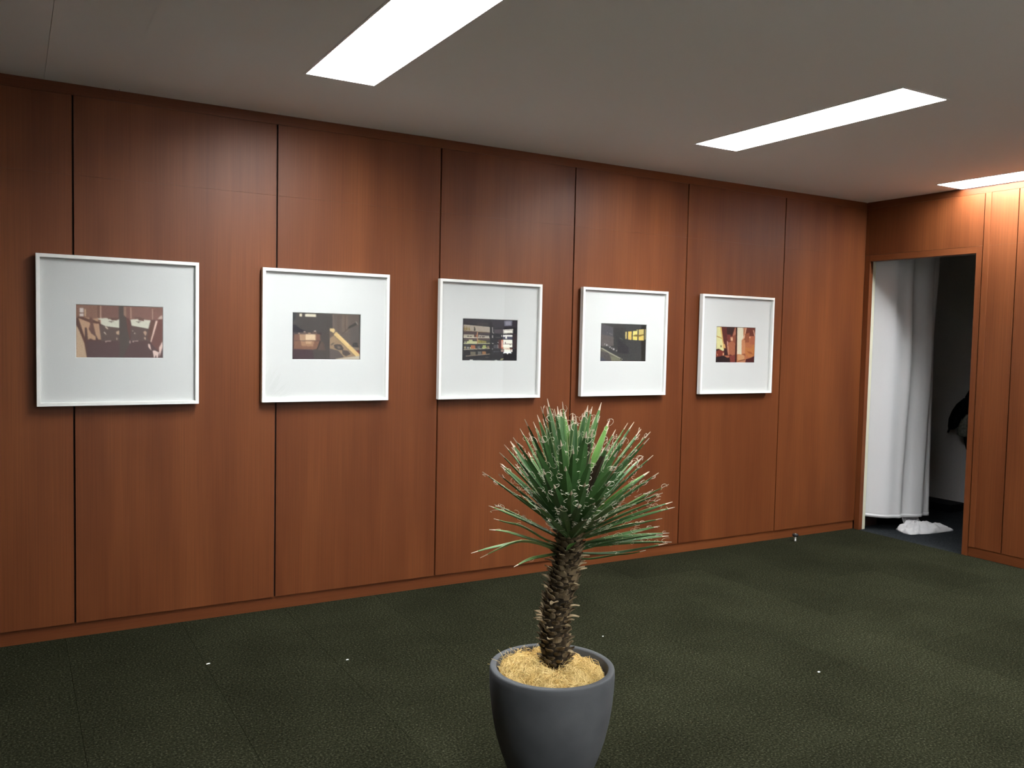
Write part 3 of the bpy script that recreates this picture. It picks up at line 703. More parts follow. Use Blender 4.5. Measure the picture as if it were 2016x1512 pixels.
# ------------------------------------------------------------------ scraps on the carpet
SCR = [(-0.338, -0.599, 0.018, 0.006, 0.25, 'narrow white paper scrap on the carpet near the left wall'),
       (0.2016, -0.822, 0.013, 0.006, 0.1, 'small white paper scrap on the carpet between the wall and the pot'),
       (1.956, -1.874, 0.011, 0.008, 0.0, 'tiny white paper scrap on the open carpet right of the pot'),
       (1.38, -1.087, 0.008, 0.005, 0.4, 'tiny white crumb on the carpet just behind the pot')]
for (x, y, a, b_, rz, lab) in SCR:
    bm = bmesh.new()
    pts = [(-a / 2, -b_ / 2), (a * 0.42, -b_ * 0.55), (a / 2, b_ * 0.35), (a * 0.1, b_ * 0.5), (-a * 0.46, b_ * 0.4)]
    lo = [bm.verts.new((p[0], p[1], 0.0002)) for p in pts]
    hi = [bm.verts.new((p[0] * 0.95, p[1] * 0.95, 0.0016 + 0.0010 * (i % 2))) for i, p in enumerate(pts)]
    bm.faces.new(lo[::-1]); bm.faces.new(hi)
    for i in range(5): bm.faces.new((lo[i], lo[(i + 1) % 5], hi[(i + 1) % 5], hi[i]))
    me = bpy.data.meshes.new('paper_scrap'); bm.to_mesh(me); bm.free()
    o = link('paper_scrap', me, M_PAPER); o.location = (x, y, 0.0); o.rotation_euler.z = rz
    tag(o, lab, 'paper scrap')

# ------------------------------------------------------------------ curtain in the doorway
def cloth_mat():
    m, nt, b = new_mat('white_curtain_cotton')
    b.inputs['Base Color'].default_value = (0.69, 0.685, 0.69, 1)
    b.inputs['Roughness'].default_value = 0.9
    b.inputs['Specular IOR Level'].default_value = 0.1
    N = nt.nodes; L = nt.links
    tc = N.new('ShaderNodeTexCoord'); wv = N.new('ShaderNodeTexNoise'); wv.inputs['Scale'].default_value = 30; wv.inputs['Detail'].default_value = 3
    mp = N.new('ShaderNodeMapping'); mp.inputs['Scale'].default_value = (1, 1, 0.25)
    L.new(tc.outputs['Object'], mp.inputs[0]); L.new(mp.outputs[0], wv.inputs['Vector'])
    bp = N.new('ShaderNodeBump'); bp.inputs['Strength'].default_value = 0.25; bp.inputs['Distance'].default_value = 0.006
    L.new(wv.outputs['Fac'], bp.inputs['Height']); L.new(bp.outputs[0], b.inputs['Normal'])
    return m
M_CLOTH = cloth_mat()
def catmull(pts, n):
    out = []
    P = [Vector(p) for p in pts]
    P = [P[0] * 2 - P[1]] + P + [P[-1] * 2 - P[-2]]
    m = len(P) - 3
    for i in range(n + 1):
        t = i / n * m
        k = min(int(t), m - 1); t -= k
        a, b_, c, d = P[k:k + 4]
        out.append(0.5 * ((2 * b_) + (-a + c) * t + (2 * a - 5 * b_ + 4 * c - d) * t * t + (-a + 3 * b_ - 3 * c + d) * t ** 3))
    return out
curtain = empty('curtain', (4.75, -0.15, 0.0))
tag(curtain, 'white cotton curtain hanging in the left half of the open doorway', 'curtain')
path = catmull([(4.648, -0.030, 0), (4.668, -0.075, 0), (4.700, -0.125, 0), (4.745, -0.165, 0), (4.81, -0.180, 0), (4.87, -0.205, 0), (4.94, -0.205, 0), (5.02, -0.235, 0), (5.09, -0.240, 0), (5.14, -0.225, 0), (5.17, -0.17, 0)], 120)
zt_, zh = 2.14, 0.10
NZ = 60
V, F = [], []
for j in range(NZ + 1):
    v_ = j / NZ
    z = zt_ + (zh - zt_) * v_
    for i, p in enumerate(path):
        s = i / 120
        t = (path[min(i + 1, 120)] - path[max(i - 1, 0)]).normalized()
        nrm = Vector((-t.y, t.x, 0))
        k = min(1.0, max(0.0, (s - 0.30) / 0.2))
        amp = (0.013 - 0.004 * v_) * k
        w_ = amp * math.sin(s * 24 + 0.9 * math.sin(v_ * 2.2)) + 0.004 * k * math.sin(s * 43 + 1.7 + v_ * 2.4)
        w_ += 0.022 * noise.noise(Vector((s * 7, v_ * 3.0, 2.0))) * k
        q = p + nrm * w_
        V.append((q.x, q.y, z + (0.004 * math.sin(s * 9) if j == NZ else 0)))
n = len(path)
for j in range(NZ):
    for i in range(n - 1):
        F.append((j * n + i, (j + 1) * n + i, (j + 1) * n + i + 1, j * n + i + 1))
cl = from_py('curtain_cloth', V, F, M_CLOTH, curtain, smooth=True, loc=(4.85, -0.18, 1.1))
sm = cl.modifiers.new('thick', 'SOLIDIFY'); sm.thickness = 0.0018
# hem band
V, F = [], []
for z in (0.098, 0.124):
    for i in range(n):
        b_ = Vector(cl.data.vertices[NZ * n + i].co) + Vector((4.85, -0.18, 0))
        p = path[i]; t = (path[min(i + 1, 120)] - path[max(i - 1, 0)]).normalized()
        V.append((b_.x + t.y * 0.0016, b_.y - t.x * 0.0016, z))
for i in range(n - 1): F.append((i, i + 1, n + i + 1, n + i))
hm = from_py('hem', V, F, M_CLOTH, curtain, smooth=True, loc=(4.85, -0.18, 0.11))
sm = hm.modifiers.new('thick', 'SOLIDIFY'); sm.thickness = 0.0012
# rail that carries it, above the opening on the dark side
rl = [(p.x, p.y) for p in path[::4]]
V, F = [], []
for (x, y) in rl:
    for k in range(6):
        a = k * math.pi / 3
        V.append((x, y + 0.006 * math.cos(a), 2.146 + 0.006 * math.sin(a)))
for i in range(len(rl) - 1):
    for k in range(6):
        F.append((i * 6 + k, i * 6 + (k + 1) % 6, (i + 1) * 6 + (k + 1) % 6, (i + 1) * 6 + k))
from_py('curtain_rail', V, F, M_STEEL, curtain, loc=(4.85, -0.18, 2.146))
# trailing cloth gathered on the floor
out_ = [(4.95, -0.13), (4.87, -0.155), (4.84, -0.19), (4.815, -0.235), (4.79, -0.285), (4.80, -0.335), (4.87, -0.355), (4.95, -0.378), (5.03, -0.388), (5.12, -0.392), (5.235, -0.392), (5.19, -0.345), (5.15, -0.285), (5.12, -0.215), (5.09, -0.14), (5.03, -0.115)]
cen = Vector((4.985, -0.245, 0))
ring = catmull([(x, y, 0) for x, y in out_] + [(out_[0][0], out_[0][1], 0)], 96)[:-1]
NR = 22
V, F = [], []
for j in range(NR + 1):
    r = j / NR
    for i, p in enumerate(ring):
        q = cen + (p - cen) * r
        a = 2 * math.pi * i / len(ring)
        h = 0.070 * (1 - r) ** 0.8 * (0.8 + 0.4 * noise.noise(Vector((q.x * 9, q.y * 9, 4.1))))
        wob = 2.2 * noise.noise(Vector((q.x * 11, q.y * 11, 2.2)))
        fold = 0.5 + 0.5 * math.sin(7 * a + 5 * r + 2.5 * wob)
        fold2 = 0.5 + 0.5 * math.sin(15 * a - 7 * r + 4 * wob)
        env = math.sin(math.pi * min(1.0, r * 0.93 + 0.05)) ** 0.6
        z = 0.003 + h + env * (0.026 * fold ** 1.6 + 0.012 * fold2 ** 2) + 0.010 * env * noise.noise(Vector((q.x * 45, q.y * 45, 7.7)))
        z = max(z, 0.002)
        V.append((q.x + 0.010 * noise.noise(Vector((q.x * 30, q.y * 30, 0.5))), q.y + 0.010 * noise.noise(Vector((q.x * 30, q.y * 30, 9.5))), z))
m_ = len(ring)
for j in range(NR):
    for i in range(m_):
        F.append((j * m_ + i, (j + 1) * m_ + i, (j + 1) * m_ + (i + 1) % m_, j * m_ + (i + 1) % m_))
V += [(p.x, p.y, -0.001) for p in ring]
b0 = (NR + 1) * m_
for i in range(m_): F.append((NR * m_ + i, b0 + i, b0 + (i + 1) % m_, NR * m_ + (i + 1) % m_))
F.append(tuple(b0 + i for i in range(m_))[::-1])
hp = from_py('trailing_cloth', V, F, M_CLOTH, curtain, smooth=True, loc=(5.0, -0.25, 0))
# gathered swag rising from the heap behind the hem
V, F = [], []
for j in range(15):
    t = j / 14
    z = 0.03 + 0.30 * t
    for i in range(41):
        s = i / 40
        x = 4.93 + 0.17 * s + 0.02 * math.sin(s * 20 + 2 * t)
        y = -0.135 - 0.02 * s + 0.016 * math.sin(s * 26 + 1.5 * t) + 0.05 * t - 0.05 * (1 - t) ** 2
        V.append((x, y, z))
for j in range(14):
    for i in range(40): F.append((j * 41 + i, j * 41 + i + 1, (j + 1) * 41 + i + 1, (j + 1) * 41 + i))
sw = from_py('inner_swag', V, F, M_CLOTH, curtain, smooth=True, loc=(5.0, -0.15, 0.1))
sm = sw.modifiers.new('thick', 'SOLIDIFY'); sm.thickness = 0.0018

# ------------------------------------------------------------------ things in the dark room
bxr = empty('flat_box', (6.0, 0.30, 0.0))
tag(bxr, 'low black box on the floor of the dark room, right of the curtain', 'box')
box('body', 5.90, 6.12, 0.062, 0.52, -0.002, 0.050, M_BLACK, bxr, bevel=0.003)
box('lid', 5.895, 6.125, 0.057, 0.525, 0.050, 0.066, M_BLACK, bxr, bevel=0.003)

jk = empty('jacket', (6.02, 0.02, 0.6))
tag(jk, 'black jacket with grey fleece lining hanging in the dark room', 'jacket')
M_FLEECE = noise_mat('grey_fleece', (0.14, 0.14, 0.115), (0.26, 0.26, 0.22), nscale=60, rough=1.0, bump=0.8, spec=0.05)
def loft(name, secs, mats, parent, seg=18, wob=0.008, seed=1.0):
    """secs: (x, y, z, rx, ry) ellipses stacked along z."""
    V, F = [], []
    for (x, y, z, rx, ry) in secs:
        for k in range(seg):
            a = 2 * math.pi * k / seg
            w_ = 1 + wob * 12 * noise.noise(Vector((math.cos(a) * 2 + seed, math.sin(a) * 2, z * 14)))
            V.append((x + rx * w_ * math.cos(a), y + ry * w_ * math.sin(a), z))
    for j in range(len(secs) - 1):
        for k in range(seg):
            F.append((j * seg + k, j * seg + (k + 1) % seg, (j + 1) * seg + (k + 1) % seg, (j + 1) * seg + k))
    F.append(tuple(range(seg))[::-1]); F.append(tuple((len(secs) - 1) * seg + k for k in range(seg)))
    c = secs[0]
    return from_py(name, V, F, mats, parent, smooth=True, loc=(c[0], c[1], c[2]))
loft('body', [(6.04, -0.09, 0.50, 0.05, 0.10), (6.04, -0.08, 0.58, 0.055, 0.12), (6.04, -0.07, 0.72, 0.06, 0.14), (6.04, -0.07, 0.88, 0.06, 0.15), (6.04, -0.07, 1.00, 0.055, 0.13), (6.05, -0.08, 1.10, 0.045, 0.09), (6.06, -0.09, 1.16, 0.03, 0.04)], M_BLACK, jk, seed=3)
loft('sleeve', [(6.02, 0.165, 0.705, 0.030, 0.020), (6.02, 0.150, 0.735, 0.035, 0.040), (6.02, 0.135, 0.80, 0.040, 0.050), (6.03, 0.110, 0.87, 0.045, 0.055), (6.03, 0.07, 0.93, 0.045, 0.055), (6.04, 0.02, 0.985, 0.04, 0.05)], M_BLACK, jk, seed=5)
loft('lining', [(5.985, 0.030, 0.655, 0.02, 0.030), (5.98, 0.035, 0.67, 0.03, 0.048), (5.98, 0.028, 0.74, 0.035, 0.045), (5.985, 0.010, 0.80, 0.03, 0.032), (5.99, -0.005, 0.85, 0.02, 0.02)], M_FLEECE, jk, seed=8)
loft('strap', [(6.0, 0.182, 0.664, 0.004, 0.005), (6.0, 0.180, 0.68, 0.006, 0.009), (6.01, 0.170, 0.72, 0.008, 0.010)], M_BLACK, jk, seed=2)
loft('white_dot', [(5.995, 0.182, 0.662, 0.004, 0.004), (5.993, 0.181, 0.666, 0.007, 0.008), (5.993, 0.181, 0.672, 0.007, 0.008), (5.995, 0.181, 0.676, 0.004, 0.004)], M_PAPER, jk, seed=2, wob=0.0)  # tiny plain white dot beside the strap
loft('hook', [(6.115, -0.09, 1.13, 0.012, 0.012), (6.10, -0.09, 1.15, 0.012, 0.012), (6.08, -0.09, 1.17, 0.010, 0.010), (6.08, -0.09, 1.19, 0.008, 0.008)], M_STEEL, jk, seed=2, wob=0.0)

# ------------------------------------------------------------------ potted yucca
PX, PY, ZR, PR = 0.4384, -2.0806, 0.370, 0.1992
plant = empty('potted_yucca', (PX, PY, 0.0))
tag(plant, 'spiky green yucca with a scaly trunk in a round grey concrete pot', 'potted plant')
M_POT = noise_mat('dark_cast_concrete', (0.062, 0.065, 0.070), (0.090, 0.094, 0.099), nscale=7, rough=0.75, bump=0.12, bscale=160, spec=0.3, lo=0.3, hi=0.7)
prof = [(0.108, 0.0), (0.118, 0.004), (0.128, 0.018), (0.143, 0.05), (0.160, 0.095), (0.175, 0.145), (0.187, 0.20), (0.1955, 0.26), (0.1995, 0.31), (0.2003, 0.345), (0.1998, 0.364), (0.1985, 0.3685), (0.1965, 0.370),
        (0.1815, 0.370), (0.1795, 0.3685), (0.1785, 0.366), (0.1775, 0.30), (0.170, 0.22), (0.155, 0.14), (0.14, 0.09)]
lathe('pot', prof, PX, PY, M_POT, plant, 96)
M_SOIL = noise_mat('dark_soil', (0.010, 0.008, 0.006), (0.03, 0.022, 0.015), nscale=60, rough=1.0, bump=1.0)
M_FIB = noise_mat('golden_coir_fibre', (0.66, 0.46, 0.16), (0.90, 0.71, 0.34), nscale=25, rough=0.8, spec=0.2, lo=0.3, hi=0.7)
M_FIB2 = noise_mat('gap_shade_coir_fibre', (0.38, 0.23, 0.06), (0.72, 0.50, 0.18), nscale=60, rough=0.9, bump=1.0, spec=0.1, lo=0.3, hi=0.7)  # mound base coloured darker, as shade in the gaps between strands
lathe('soil', [(0.150, 0.28), (0.172, 0.315), (0.1745, 0.318), (0.10, 0.324), (0.02, 0.326)], PX, PY, M_SOIL, plant, 48)

def mound(x, y):
    r = math.hypot(x, y)
    # gap on the side away from the heap (towards +x +y), low hollow behind the trunk
    d = x * 0.80 + y * 0.45
    h = 0.346 + 0.026 * math.cos(min(1.0, r / 0.175) * 1.5)
    h += 0.018 * noise.noise(Vector((x * 16, y * 16, 3.0))) + 0.010 * noise.noise(Vector((x * 40, y * 40, 1.0)))
    h -= 0.020 * max(0.0, d - 0.06) / 0.12
    h -= 0.016 * math.exp(-((x + 0.00) ** 2 + (y - 0.085) ** 2) / 0.0014)
    h += 0.012 * math.exp(-((x + 0.10) ** 2 + (y - 0.06) ** 2) / 0.004)
    if r > 0.14: h -= 0.028 * ((r - 0.14) / 0.035) ** 2
    return h
V, F = [], []
NRR, NA = 22, 72
for j in range(NRR + 1):
    for k in range(NA):
        a = 2 * math.pi * k / NA
        r = 0.176 * j / NRR + 0.0005
        x, y = r * math.cos(a), r * math.sin(a)
        V.append((PX + x, PY + y, mound(x, y)))
for j in range(NRR):
    for k in range(NA):
        F.append((j * NA + k, (j + 1) * NA + k, (j + 1) * NA + (k + 1) % NA, j * NA + (k + 1) % NA))
rnd = random.Random(11)
def tube(V, F, pts, r, k=3):
    base = len(V)
    n = len(pts)
    for i, p in enumerate(pts):
        t = (pts[min(i + 1, n - 1)] - pts[max(i - 1, 0)])
        if t.length < 1e-9: t = Vector((0, 0, 1))
        t.normalize()
        a = t.orthogonal().normalized(); b_ = t.cross(a)
        rr = r * (1.0 if 0 < i < n - 1 else 0.6)
        for q in range(k):
            an = 2 * math.pi * q / k
            V.append(tuple(p + a * (rr * math.cos(an)) + b_ * (rr * math.sin(an))))
    for i in range(n - 1):
        for q in range(k):
            F.append((base + i * k + q, base + i * k + (q + 1) % k, base + (i + 1) * k + (q + 1) % k, base + (i + 1) * k + q))
NB_ = len(F)
for _ in range(3600):
    r = 0.170 * math.sqrt(rnd.random()); a = rnd.random() * 6.2832
    x, y = r * math.cos(a), r * math.sin(a)
    if x * 0.80 + y * 0.45 > 0.125 and rnd.random() < 0.75: continue
    L_ = rnd.uniform(0.03, 0.085); d = rnd.random() * 6.2832; cv = rnd.uniform(-40, 40)
    lift = rnd.uniform(0.003, 0.016) if rnd.random() < 0.9 else rnd.uniform(0.012, 0.03)
    pts = []
    for i in range(6):
        t = i / 5
        z = mound(x, y) + lift * math.sin(math.pi * t) + 0.0015
        rr = math.hypot(x, y)
        if rr > 0.171:
            x *= 0.171 / rr; y *= 0.171 / rr; d += 1.3
            z = mound(x, y) + 0.002
        pts.append(Vector((PX + x, PY + y, z)))
        x += math.cos(d) * L_ / 5; y += math.sin(d) * L_ / 5; d += cv * L_ / 5
    tube(V, F, pts, rnd.uniform(0.0005, 0.0010))
# loose strands sticking up over the rim at the back left
for _ in range(70):
    a = rnd.uniform(1.5, 3.4); r = rnd.uniform(0.13, 0.172)
    p = Vector((PX + r * math.cos(a), PY + r * math.sin(a), mound(r * math.cos(a), r * math.sin(a))))
    d = Vector((rnd.uniform(-1, 0.6), rnd.uniform(-0.6, 1), rnd.uniform(0.5, 1.6))).normalized()
    w_ = Vector((rnd.uniform(-1, 1), rnd.uniform(-1, 1), rnd.uniform(-0.8, 0.2)))
    L_ = rnd.uniform(0.025, 0.05)
    tube(V, F, [p + d * (L_ * t / 6) + w_ * (L_ * 0.6 * (t / 6) ** 2) for t in range(7)], 0.00045)
fm = from_py('fibre_mulch', V, F, [M_FIB, M_FIB2], plant, smooth=False, loc=(PX, PY, 0.34))
fm.data.polygons.foreach_set('material_index', [1] * NB_ + [0] * (len(F) - NB_))
tag(fm, 'golden coconut fibre mulch', kind='stuff')

# plane through the plant, facing the camera, used to lay the traced shape out in metres
VH = Vector((0.5033, 0.8625, 0)).normalized()      # horizontal viewing direction
RH = Vector((0.8625, -0.5033, 0)).normalized()     # horizontal right
F_PX = 30.1579 / 36 * 2016
def at(px, py, depth=0.0):
    """Point at the given offset behind(+)/in front(-) of the plant's axis plane."""
    d = FX + RX * ((px - 1008) / F_PX) - UX * ((py - 756) / F_PX)
    c = Vector(CAM)
    base = Vector((PX, PY, 0)) + VH * depth
    t = (base - c).dot(VH) / d.dot(VH)
    return c + d * t

axis = catmull([at(1097, 1345), at(1095, 1300), at(1092, 1240), at(1097, 1190), at(1110, 1140), at(1118, 1095), at(1122, 1050), at(1124, 1010)], 60)
def axr(i): return 0.049 - 0.010 * (i / 60) + 0.0015 * math.sin(i * 0.6)
M_TRUNK = noise_mat('yucca_bark', (0.012, 0.009, 0.006), (0.05, 0.036, 0.022), nscale=45, rough=0.95, bump=1.0, spec=0.1)
V, F = [], []
SG = 28
for i, p in enumerate(axis):
    for k in range(SG):
        a = 2 * math.pi * k / SG
        r = axr(i) * 0.93 * (1 + 0.06 * noise.noise(Vector((math.cos(a) * 3, math.sin(a) * 3, p.z * 40))))
        V.append((p.x + r * math.cos(a), p.y + r * math.sin(a), p.z))
for i in range(len(axis) - 1):
    for k in range(SG):
        F.append((i * SG + k, i * SG + (k + 1) % SG, (i + 1) * SG + (k + 1) % SG, (i + 1) * SG + k))
F.append(tuple(range(SG))[::-1]); F.append(tuple(60 * SG + k for k in range(SG)))
trunk = from_py('trunk', V, F, M_TRUNK, plant, smooth=True, loc=tuple(axis[0]))

# old leaf bases overlapping like scales up the trunk
M_SC = noise_mat('dry_leaf_base', (0.045, 0.031, 0.018), (0.27, 0.20, 0.115), nscale=35, rough=0.9, bump=0.7, spec=0.15, rand=1.0, lo=0.3, hi=0.75)
M_SC2 = noise_mat('bleached_leaf_base', (0.22, 0.16, 0.09), (0.50, 0.39, 0.24), nscale=35, rough=0.9, bump=0.5, spec=0.15, rand=1.0)
def scale_mesh(name, w, h, curl, seed, m):
    """A lens shaped scale: root at origin, tip pointing up local z and outward local x."""
    V, F = [], []
    nv, nu = 5, 5
    for side in (0, 1):
        for j in range(nv):
            t = j / (nv - 1)
            ww = w * (1 - 0.55 * t ** 2.2) * (1 if j < nv - 1 else 0.45)
            for i in range(nu):
                u = -1 + 2 * i / (nu - 1)
                x = 0.004 + curl * t * t + 0.004 * t - 0.22 * ww * u * u - side * (0.0035 * (1 - t * 0.7))
                jag = 0.10 * h * math.sin(7 * u + seed) if j == nv - 1 else 0
                V.append((x, ww * u * 0.5, h * t + jag))
    nn = nv * nu
    for j in range(nv - 1):
        for i in range(nu - 1):
            a = j * nu + i
            F.append((a, a + 1, a + nu + 1, a + nu))
            F.append((nn + a, nn + a + nu, nn + a + nu + 1, nn + a + 1))
    rim = [i for i in range(nu)] + [j * nu + nu - 1 for j in range(1, nv)] + [(nv - 1) * nu + i for i in range(nu - 2, -1, -1)] + [j * nu for j in range(nv - 2, 0, -1)]
    for k in range(len(rim)):
        a, b_ = rim[k], rim[(k + 1) % len(rim)]
        F.append((b_, a, nn + a, nn + b_))
    me = bpy.data.meshes.new(name); me.from_pydata(V, [], F); me.materials.append(m); me.update()
    return me
SCM = [scale_mesh('leaf_base', 0.026, 0.019, 0.004, 0.3, M_SC), scale_mesh('leaf_base', 0.024, 0.017, 0.007, 1.9, M_SC), scale_mesh('leaf_base', 0.028, 0.021, 0.005, 3.1, M_SC), scale_mesh('leaf_base', 0.020, 0.024, 0.013, 4.0, M_SC2)]
NS = 296
rs = random.Random(5)
tw = trunk.location
for k in range(NS):
    fi = 5 + (k / NS) * 47
    i = int(fi)
    p = axis[i].lerp(axis[min(i + 1, 60)], fi - i)
    a = k * 2.39996 + rs.uniform(-0.12, 0.12)
    top = k / NS
    kind = 3 if rs.random() < (0.13 + 0.10 * top) else rs.choice((0, 1, 2))
    o = bpy.data.objects.new('leaf_base', SCM[kind]); COL.objects.link(o); o.parent = trunk
    r = axr(i) * 0.90
    o.location = Vector((p.x + r * math.cos(a), p.y + r * math.sin(a), p.z)) - parent_world(trunk)
    tg = (axis[min(i + 2, 60)] - axis[max(i - 2, 0)]).normalized()
    tilt = math.acos(max(-1, min(1, tg.z)))
    o.rotation_euler = (rs.uniform(-0.25, 0.25), rs.uniform(-0.05, 0.42) if kind != 3 else rs.uniform(0.2, 0.8), a)
    s = rs.uniform(0.85, 1.2)
    o.scale = (s, s, s)

# leaves
def leaf_mat(name, c1, c2):
    m, nt, b = new_mat(name)
    N = nt.nodes; L = nt.links
    oi = N.new('ShaderNodeObjectInfo')
    cr = N.new('ShaderNodeValToRGB')
    cr.color_ramp.elements[0].color = (*c1, 1); cr.color_ramp.elements[1].color = (*c2, 1)
    L.new(oi.outputs['Random'], cr.inputs[0])
    tc = N.new('ShaderNodeTexCoord'); nz = N.new('ShaderNodeTexNoise'); nz.inputs['Scale'].default_value = 30; nz.inputs['Detail'].default_value = 3
    L.new(tc.outputs['Object'], nz.inputs['Vector'])
    mr = N.new('ShaderNodeMapRange'); mr.inputs['To Min'].default_value = 0.75; mr.inputs['To Max'].default_value = 1.25
    L.new(nz.outputs['Fac'], mr.inputs['Value'])
    mx = N.new('ShaderNodeMix'); mx.data_type = 'RGBA'; mx.blend_type = 'MULTIPLY'; mx.inputs[0].default_value = 1.0
    L.new(cr.outputs[0], mx.inputs[6]); L.new(mr.outputs[0], mx.inputs[7]); L.new(mx.outputs[2], b.inputs['Base Color'])
    b.inputs['Roughness'].default_value = 0.5; b.inputs['Specular IOR Level'].default_value = 0.35
    return m
M_LEAF = leaf_mat('yucca_leaf_dark', (0.036, 0.095, 0.028), (0.085, 0.185, 0.055))
M_LEAFL = leaf_mat('yucca_leaf_young', (0.10, 0.24, 0.045), (0.17, 0.34, 0.075))
M_LEAFB = leaf_mat('yucca_leaf_brown_patch', (0.035, 0.020, 0.012), (0.045, 0.028, 0.018))
M_EDGE = simple('pale_leaf_margin', (0.30, 0.33, 0.15), 0.6)
M_TIP = simple('dry_leaf_tip', (0.56, 0.45, 0.34), 0.7)
M_FILA = simple('leaf_filament', (0.74, 0.68, 0.54), 0.7)
FV, FF = [], []      # curling margin filaments, joined
rl_ = random.Random(21)

def leaf(pts, width, mat, brown=False, fil=5):
    """One blade along control points; V-folded, keeled below, pale margins and a dry spine tip."""
    NSEG = 12
    width *= 1.22
    c = catmull(pts, NSEG)
    V, F, MI = [], [], []
    core = Vector((axis[50].x, axis[50].y, axis[50].z))
    frames = []
    up0 = None
    for i, p in enumerate(c):
        t = (c[min(i + 1, NSEG)] - c[max(i - 1, 0)]).normalized()
        # the upper face looks towards the growing point / the zenith
        ref = Vector((0, 0, 1)) if abs(t.z) < 0.93 else Vector((axis[50].x - p.x, axis[50].y - p.y, 0.001))
        sd = t.cross(ref)
        if sd.length < 1e-4: sd = t.orthogonal()
        sd.normalize()
        frames.append((p, t, sd, sd.cross(t).normalized()))
    # keep the frames continuous
    tw0 = rl_.uniform(-0.35, 0.35)
    for i, (p, t, sd, up) in enumerate(frames):
        s = i / NSEG
        if s < 0.55: wv = 0.55 + 0.45 * math.sin(s / 0.55 * math.pi / 2)
        else: wv = max(0.0, 1 - ((s - 0.55) / 0.45) ** 1.7)
        w_ = width * wv * 0.5
        if i == NSEG: w_ = 0.0006
        ca, sa = math.cos(tw0 * s), math.sin(tw0 * s)
        sd2 = sd * ca + up * sa; up2 = up * ca - sd * sa
        fold = 0.28 * w_
        th = 0.0016 + 0.0022 * (1 - s)
        for (a, h) in ((-1, fold), (-0.86, fold * 0.80), (0, -fold * 0.15), (0.86, fold * 0.80), (1, fold), (0, -fold * 0.15 - th)):
            V.append(tuple(p + sd2 * (a * w_) + up2 * h))
    for i in range(NSEG):
        for k in range(6):
            k2 = (k + 1) % 6
            F.append((i * 6 + k, i * 6 + k2, (i + 1) * 6 + k2, (i + 1) * 6 + k))
            if i >= NSEG - 1: mi = 2
            elif k in (0, 3): mi = 1
            elif brown and 5 <= i <= 9: mi = 3
            else: mi = 0
            MI.append(mi)
    F.append((0, 1, 2, 3, 4, 5)); MI.append(0)
    F.append(tuple(NSEG * 6 + k for k in (5, 4, 3, 2, 1, 0))); MI.append(2)
    o = from_py('leaf', V, F, [mat, M_EDGE, M_TIP, M_LEAFB], plant, smooth=False, loc=tuple(c[0]))
    o.data.polygons.foreach_set('material_index', MI)
    # filaments
    for _ in range(int(fil * 1.6)):
        i = rl_.randint(3, NSEG - 1)
        sgn = rl_.choice((-1, 1))
        p, t, sd, up = frames[i]
        e = Vector(V[i * 6 + (0 if sgn < 0 else 4)])
        R_ = rl_.uniform(0.005, 0.013); turn = rl_.uniform(1.8, 6.5)
        ax1 = (sd * sgn + up * rl_.uniform(-0.5, 0.7) + t * rl_.uniform(-0.3, 0.5)).normalized()
        ax2 = (t * rl_.choice((-1, 1)) + up * rl_.uniform(-0.5, 0.5)); ax2 = (ax2 - ax1 * ax2.dot(ax1)).normalized()
        drift = (t * rl_.uniform(-0.4, 0.6) + up * rl_.uniform(-0.4, 0.5)) * R_
        ps = []
        for q in range(11):
            a = turn * q / 10
            ps.append(e + ax1 * (R_ * math.sin(a)) + ax2 * (R_ * (1 - math.cos(a))) * 0.9 + drift * (a / 2.5))
        tube(FV, FF, ps, 0.00055)
    return o

def Z(zx, zy): return (900 + zx / 4.2, 780 + zy / 4.2)
def base_for(tip):
    k = axis[52]
    v = tip - k
    el = math.atan2(v.z, math.hypot(v.x, v.y))
    i = int(max(44, min(60, 47 + 13 * (el / 1.4))))
    b_ = axis[i]
    h = Vector((v.x, v.y, 0))
    if h.length > 1e-6: h.normalize()
    return b_ + h * 0.022 * math.cos(el)
def tleaf(zx, zy, dep, width=0.021, mat=None, bend=0.0, brown=False, fil=5):
    tip = at(*Z(zx, zy), dep)
    b_ = base_for(tip)
    L_ = (tip - b_).length
    d = (tip - b_)
    mid = b_ + d * 0.5 + Vector((0, 0, bend * L_))
    q1 = b_ + d * 0.22 + Vector((0, 0, bend * L_ * 0.6))
    q3 = b_ + d * 0.78 + Vector((0, 0, bend * L_ * 0.6))
    return leaf([b_, q1, mid, q3, tip], width, mat or M_LEAF, brown, fil)

# silhouette leaves: tip position in the crown, depth behind(+)/before(-) the axis
SIL = [(262, 905, -.02), (310, 893, .05), (210, 625, -.03), (345, 645, .03), (360, 575, .08), (352, 465, -.03), (390, 400, .04), (440, 375, .09), (465, 340, -.04),
       (520, 268, .05), (560, 190, -.05), (630, 210, .08), (695, 85, .04), (740, 85, .10), (805, 105, -.04), (855, 110, .10), (872, 45, .02), (960, 165, .12), (985, 175, .05),
       (1060, 115, .07), (1117, 85, .02), (1178, 163, -.02), (1310, 275, .08), (1410, 220, .05), (1462, 212, .0), (1520, 272, .07), (1510, 312, -.05), (1597, 293, .03), (1588, 345, -.06),
       (1540, 495, .09), (1620, 487, -.02), (1450, 530, .12), (1590, 622, .05), (1665, 632, -.03), (1645, 650, .07), (1748, 728, .0), (1700, 798, -.07), (1680, 850, .05), (1780, 873, .02),
       (1800, 917, -.02), (1695, 1010, -.08), (1550, 1035, -.12), (1675, 1073, .04), (1755, 1130, .0), (1750, 1155, .06), (1775, 1205, .0), (600, 320, .1), (480, 560, .1), (1360, 300, .1), (1250, 260, .13)]
for (x, y, d) in SIL:
    tleaf(x, y, d, rl_.uniform(0.018, 0.024), bend=rl_.uniform(-0.01, 0.025), fil=7)
tleaf(1262, 190, .10, 0.026, M_LEAFL, fil=5)
